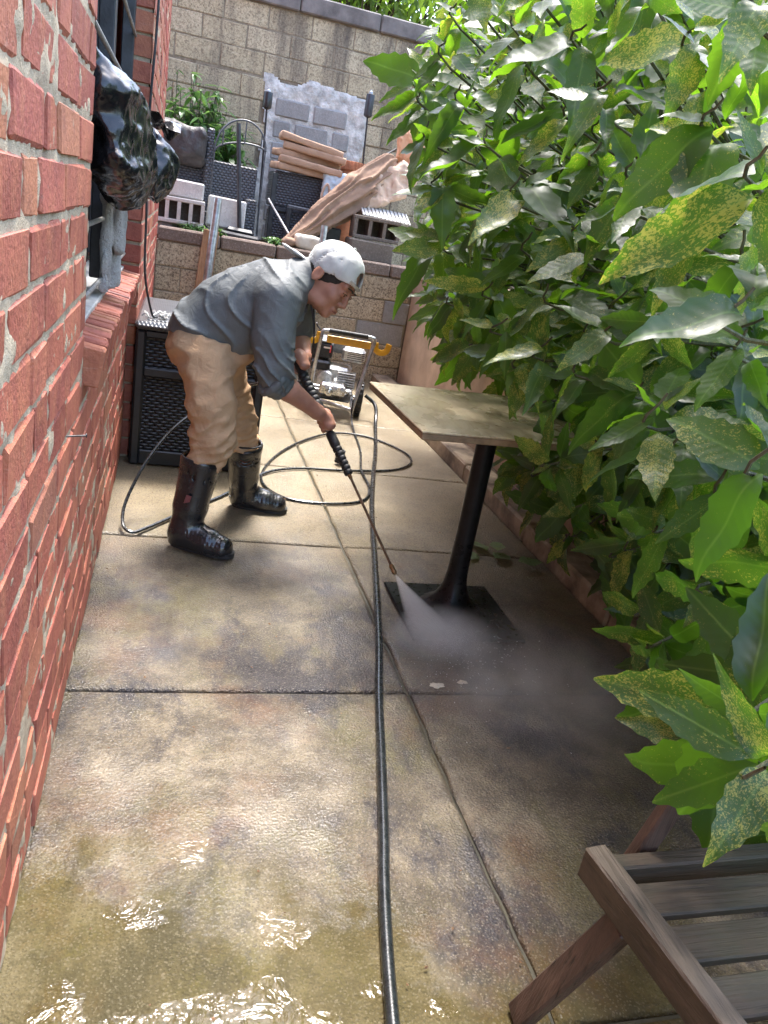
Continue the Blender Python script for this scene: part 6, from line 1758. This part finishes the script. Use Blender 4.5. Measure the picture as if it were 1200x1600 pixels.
plant("grass_tuft", "small yellow-green tuft on the wall edge below the holed cinder block", (.12, 6.98, 1.03), 14, .13, .09, .06, .008, M["leaf_weed"], 7)
plant("grass_tuft", "small green tuft on the wall edge right of the parasol base", (.80, 6.96, 1.03), 14, .10, .10, .06, .012, M["leaf_weed"], 8)
plant("grass_tuft", "dry little tuft at the wall edge beside the steel pipe", (.33, 7.0, 1.03), 10, .08, .09, .05, .008, M["leaf_weed"], 9)

# trees beyond the block wall
def tree(label, c, h, rx, rz, seed, nclump=70):
    t = thing("tree", (c[0], c[1], 0), label, "tree", "trees beyond the block wall"); r_ = random.Random(seed)
    st = MB(); top = Vector((c[0], c[1], h))
    st.tube(catmull([(c[0], c[1], -.1), (c[0] + .1, c[1], h * .4), (c[0] - .05, c[1] + .1, h * .8)], 6), [.16 - .006 * k for k in range(13)], 8)
    pk = LeafPack(); me, vs, fs, uv = leaf_mesh("leaf", .13, .030, .2, .4, 5, .0); bpy.data.meshes.remove(me)
    for k in range(nclump):
        d = Vector((r_.gauss(0, 1), r_.gauss(0, 1), r_.gauss(0, 1))).normalized() * (r_.random() ** .4)
        p = Vector((c[0] + d.x * rx, c[1] + d.y * rx, h + d.z * rz))
        b0 = Vector((c[0] + r_.uniform(-.1, .1), c[1], h * r_.uniform(.4, .75)))
        st.tube(catmull([b0, b0.lerp(p, .5) + Vector((0, 0, .12)), p], 3), [.03, .027, .024, .02, .015, .011, .007], 5)
        for j in range(46):
            q = p + Vector((r_.gauss(0, .20), r_.gauss(0, .20), r_.gauss(0, .15)))
            pk.add((vs, fs, uv), Matrix.Translation(q) @ Matrix.Rotation(r_.uniform(0, 6.28), 4, 'Z') @ Matrix.Rotation(r_.uniform(-1.2, .4), 4, 'X') @ Matrix.Diagonal((s_c := r_.uniform(.7, 1.3), s_c, s_c, 1)), r_.random())
    tag(pk.build("crown", M["leaf_far"], t), kind="stuff"); st.build("trunk", M["trunk"], t, smooth=True)
tree("bright leafy tree beyond the block wall, seen above its coping", (1.9, 10.6, 0), 3.9, 1.25, .9, 3, 90)
tree("leafy tree beyond the block wall, behind the shrub top", (4.1, 10.2, 0), 3.7, 1.4, 1.2, 4, 90)
tree("leafy tree at the far right beyond the garden wall", (5.6, 6.8, 0), 3.0, 1.5, 1.4, 6, 90)
tree("leafy tree beyond the garden wall, hidden by the shrub", (4.9, 3.6, 0), 2.8, 1.3, 1.3, 7, 70)

# ------------------------------------------------------------------ water spray
def vol(name, dens, fade, col=(1.0, .99, .97), noise=None):
    t = NT(name)
    pv = t.n("ShaderNodeVolumePrincipled")
    pv.inputs["Color"].default_value = (*col, 1); pv.inputs["Anisotropy"].default_value = .2
    t.set(pv.inputs["Density"], fade(t, dens))
    t.t.links.new(pv.outputs[0], t.out.inputs["Volume"])
    return t.m
tip_ = g1 + gd * .004
sp_ = thing("water_spray", tuple(tip_), "white fan of water bursting from the lance nozzle onto the black table base", "water spray")
tA, tB = Vector((.895, 2.30, .018)), Vector((1.075, 2.235, .018))
cn = (tA + tB) / 2; ax_ = (cn - tip_).normalized(); sd_ = (tB - tA); sd_ = (sd_ - ax_ * sd_.dot(ax_)).normalized(); nn = ax_.cross(sd_).normalized()
mb = MB(); vs = []; fs = []
NR = 14
for k in range(NR):
    t_ = k / (NR - 1); c = tip_.lerp(cn, t_); w_ = .004 + .098 * t_; d_ = .004 + .018 * t_
    for j in range(14):
        a = 2 * math.pi * j / 14; vs.append(c + sd_ * (w_ * math.cos(a)) + nn * (d_ * math.sin(a)))
for k in range(NR - 1):
    for j in range(14):
        a = k * 14 + j; b_ = k * 14 + (j + 1) % 14; fs.append((a, b_, b_ + 14, a + 14))
fs += [tuple(range(14))[::-1], tuple(range((NR - 1) * 14, NR * 14))]
mb.add(vs, fs)
def fade1(t, d):
    dist = t.n("ShaderNodeVectorMath", operation='DISTANCE'); t.set(dist.inputs[0], t.pos()); dist.inputs[1].default_value = tuple(tip_)
    k = t.math('DIVIDE', d * .10, t.math('ADD', dist.outputs["Value"], .06))
    dv = t.vmath('SUBTRACT', t.pos(), tuple(tip_))
    def dot(a): 
        q = t.n("ShaderNodeVectorMath", operation='DOT_PRODUCT'); t.set(q.inputs[0], dv); q.inputs[1].default_value = tuple(a); return q.outputs['Value']
    al = t.math('ADD', dot(ax_), .01)
    la = t.math('DIVIDE', dot(sd_), t.math('MULTIPLY', al, .098 / (cn - tip_).length))
    ed_ = t.math('SUBTRACT', 1.0, t.math('MULTIPLY', la, la), clamp=True)
    n = t.noise(t.mapping(t.pos(), (60, 60, 60)), 1.0, 2)
    fe = t.math('SUBTRACT', 1.0, t.math('POWER', t.math('DIVIDE', al, (cn - tip_).length + .02), 3.0), clamp=True)
    return t.math('MULTIPLY', t.math('MULTIPLY', t.math('MULTIPLY', k, ed_), fe), t.math('ADD', .3, n))
mb.build("jet", vol("spray_jet", 320.0, fade1), sp_)
mc, mr = Vector((1.18, 1.88, .04)), Vector((.50, .46, .24))
s = SDF((.40, 1.30, .015), (1.75, 2.75, .42), .03)
s.ell(tuple(mc), tuple(mr), k=0); s.halfcut((0, 0, .02), (0, 0, -1))
def fade2(t, d):
    v = t.vmath('DIVIDE', t.vmath('SUBTRACT', t.pos(), tuple(mc)), tuple(mr))
    ln = t.n("ShaderNodeVectorMath", operation='LENGTH'); t.set(ln.inputs[0], v)
    f_ = t.math('POWER', t.math('SUBTRACT', 1.0, ln.outputs["Value"], clamp=True), 1.3)
    n = t.ramp(t.noise(t.mapping(t.pos(), (1, 1, 1)), 6.5, 3, .6), [(.35, .25), (.7, 1.6)])
    return t.math('MULTIPLY', t.math('MULTIPLY', f_, d), n)
s.build("mist", vol("spray_mist", 3.4, fade2), sp_)
s2 = SDF((.72, 1.98, .012), (1.30, 2.48, .20), .02)
mc2, mr2 = Vector((1.0, 2.22, .03)), Vector((.23, .18, .12))
s2.ell(tuple(mc2), tuple(mr2), k=0); s2.halfcut((0, 0, .021), (0, 0, -1))
def fade3(t, d):
    v = t.vmath('DIVIDE', t.vmath('SUBTRACT', t.pos(), tuple(mc2)), tuple(mr2))
    ln = t.n("ShaderNodeVectorMath", operation='LENGTH'); t.set(ln.inputs[0], v)
    return t.math('MULTIPLY', t.math('POWER', t.math('SUBTRACT', 1.0, ln.outputs["Value"], clamp=True), 1.5), t.math('MULTIPLY', t.noise(t.pos(), 24, 3), d * 2))
s2.build("splash", vol("spray_splash", 24.0, fade3), sp_)
rd = random.Random(31); mb = MB()
for k in range(420):
    a = rd.gauss(0, .55); t_ = abs(rd.gauss(0, .20)) + .02
    bx_ = Vector((cn.x, cn.y, .0)) + Vector((math.sin(.35 + a), -math.cos(.35 + a), 0)) * t_
    z_ = .012 + abs(rd.gauss(0, .035)) * max(.15, 1 - t_ * 1.4); r_ = rd.uniform(.0006, .0019)
    c = Vector((bx_.x, bx_.y, z_)); st_ = Vector((bx_.x - cn.x, bx_.y - cn.y, .02)).normalized() * r_ * rd.uniform(1, 3.2)
    mb.add([c + st_, c - st_, c + Vector((r_, 0, 0)), c - Vector((r_, 0, 0)), c + Vector((0, 0, r_)), c - Vector((0, 0, r_))], [(0, 2, 4), (2, 1, 4), (1, 3, 4), (3, 0, 4), (2, 0, 5), (1, 2, 5), (3, 1, 5), (0, 3, 5)])
tag(mb.build("droplets", M["droplet"], sp_, smooth=True), kind="stuff")
# flecks of foam thrown on the paving
for (x, y_, r_, lb) in ((.905, 1.975, .022, "larger pale foam fleck on the paving below the table base"), (1.0, 1.995, .016, "smaller pale foam fleck on the paving below the table base")):
    o_ = blob_outline((x, y_), r_, r_ * .8, 22, int(x * 100), .35)
    mb = MB(); mb.add([(x, y_, .014)] + [(a, b_, .0065) for a, b_ in o_], [(0, 1 + k, 1 + (k + 1) % 22) for k in range(22)])
    tag(mb.build("foam_fleck", M["paper"], smooth=True), lb, "foam")
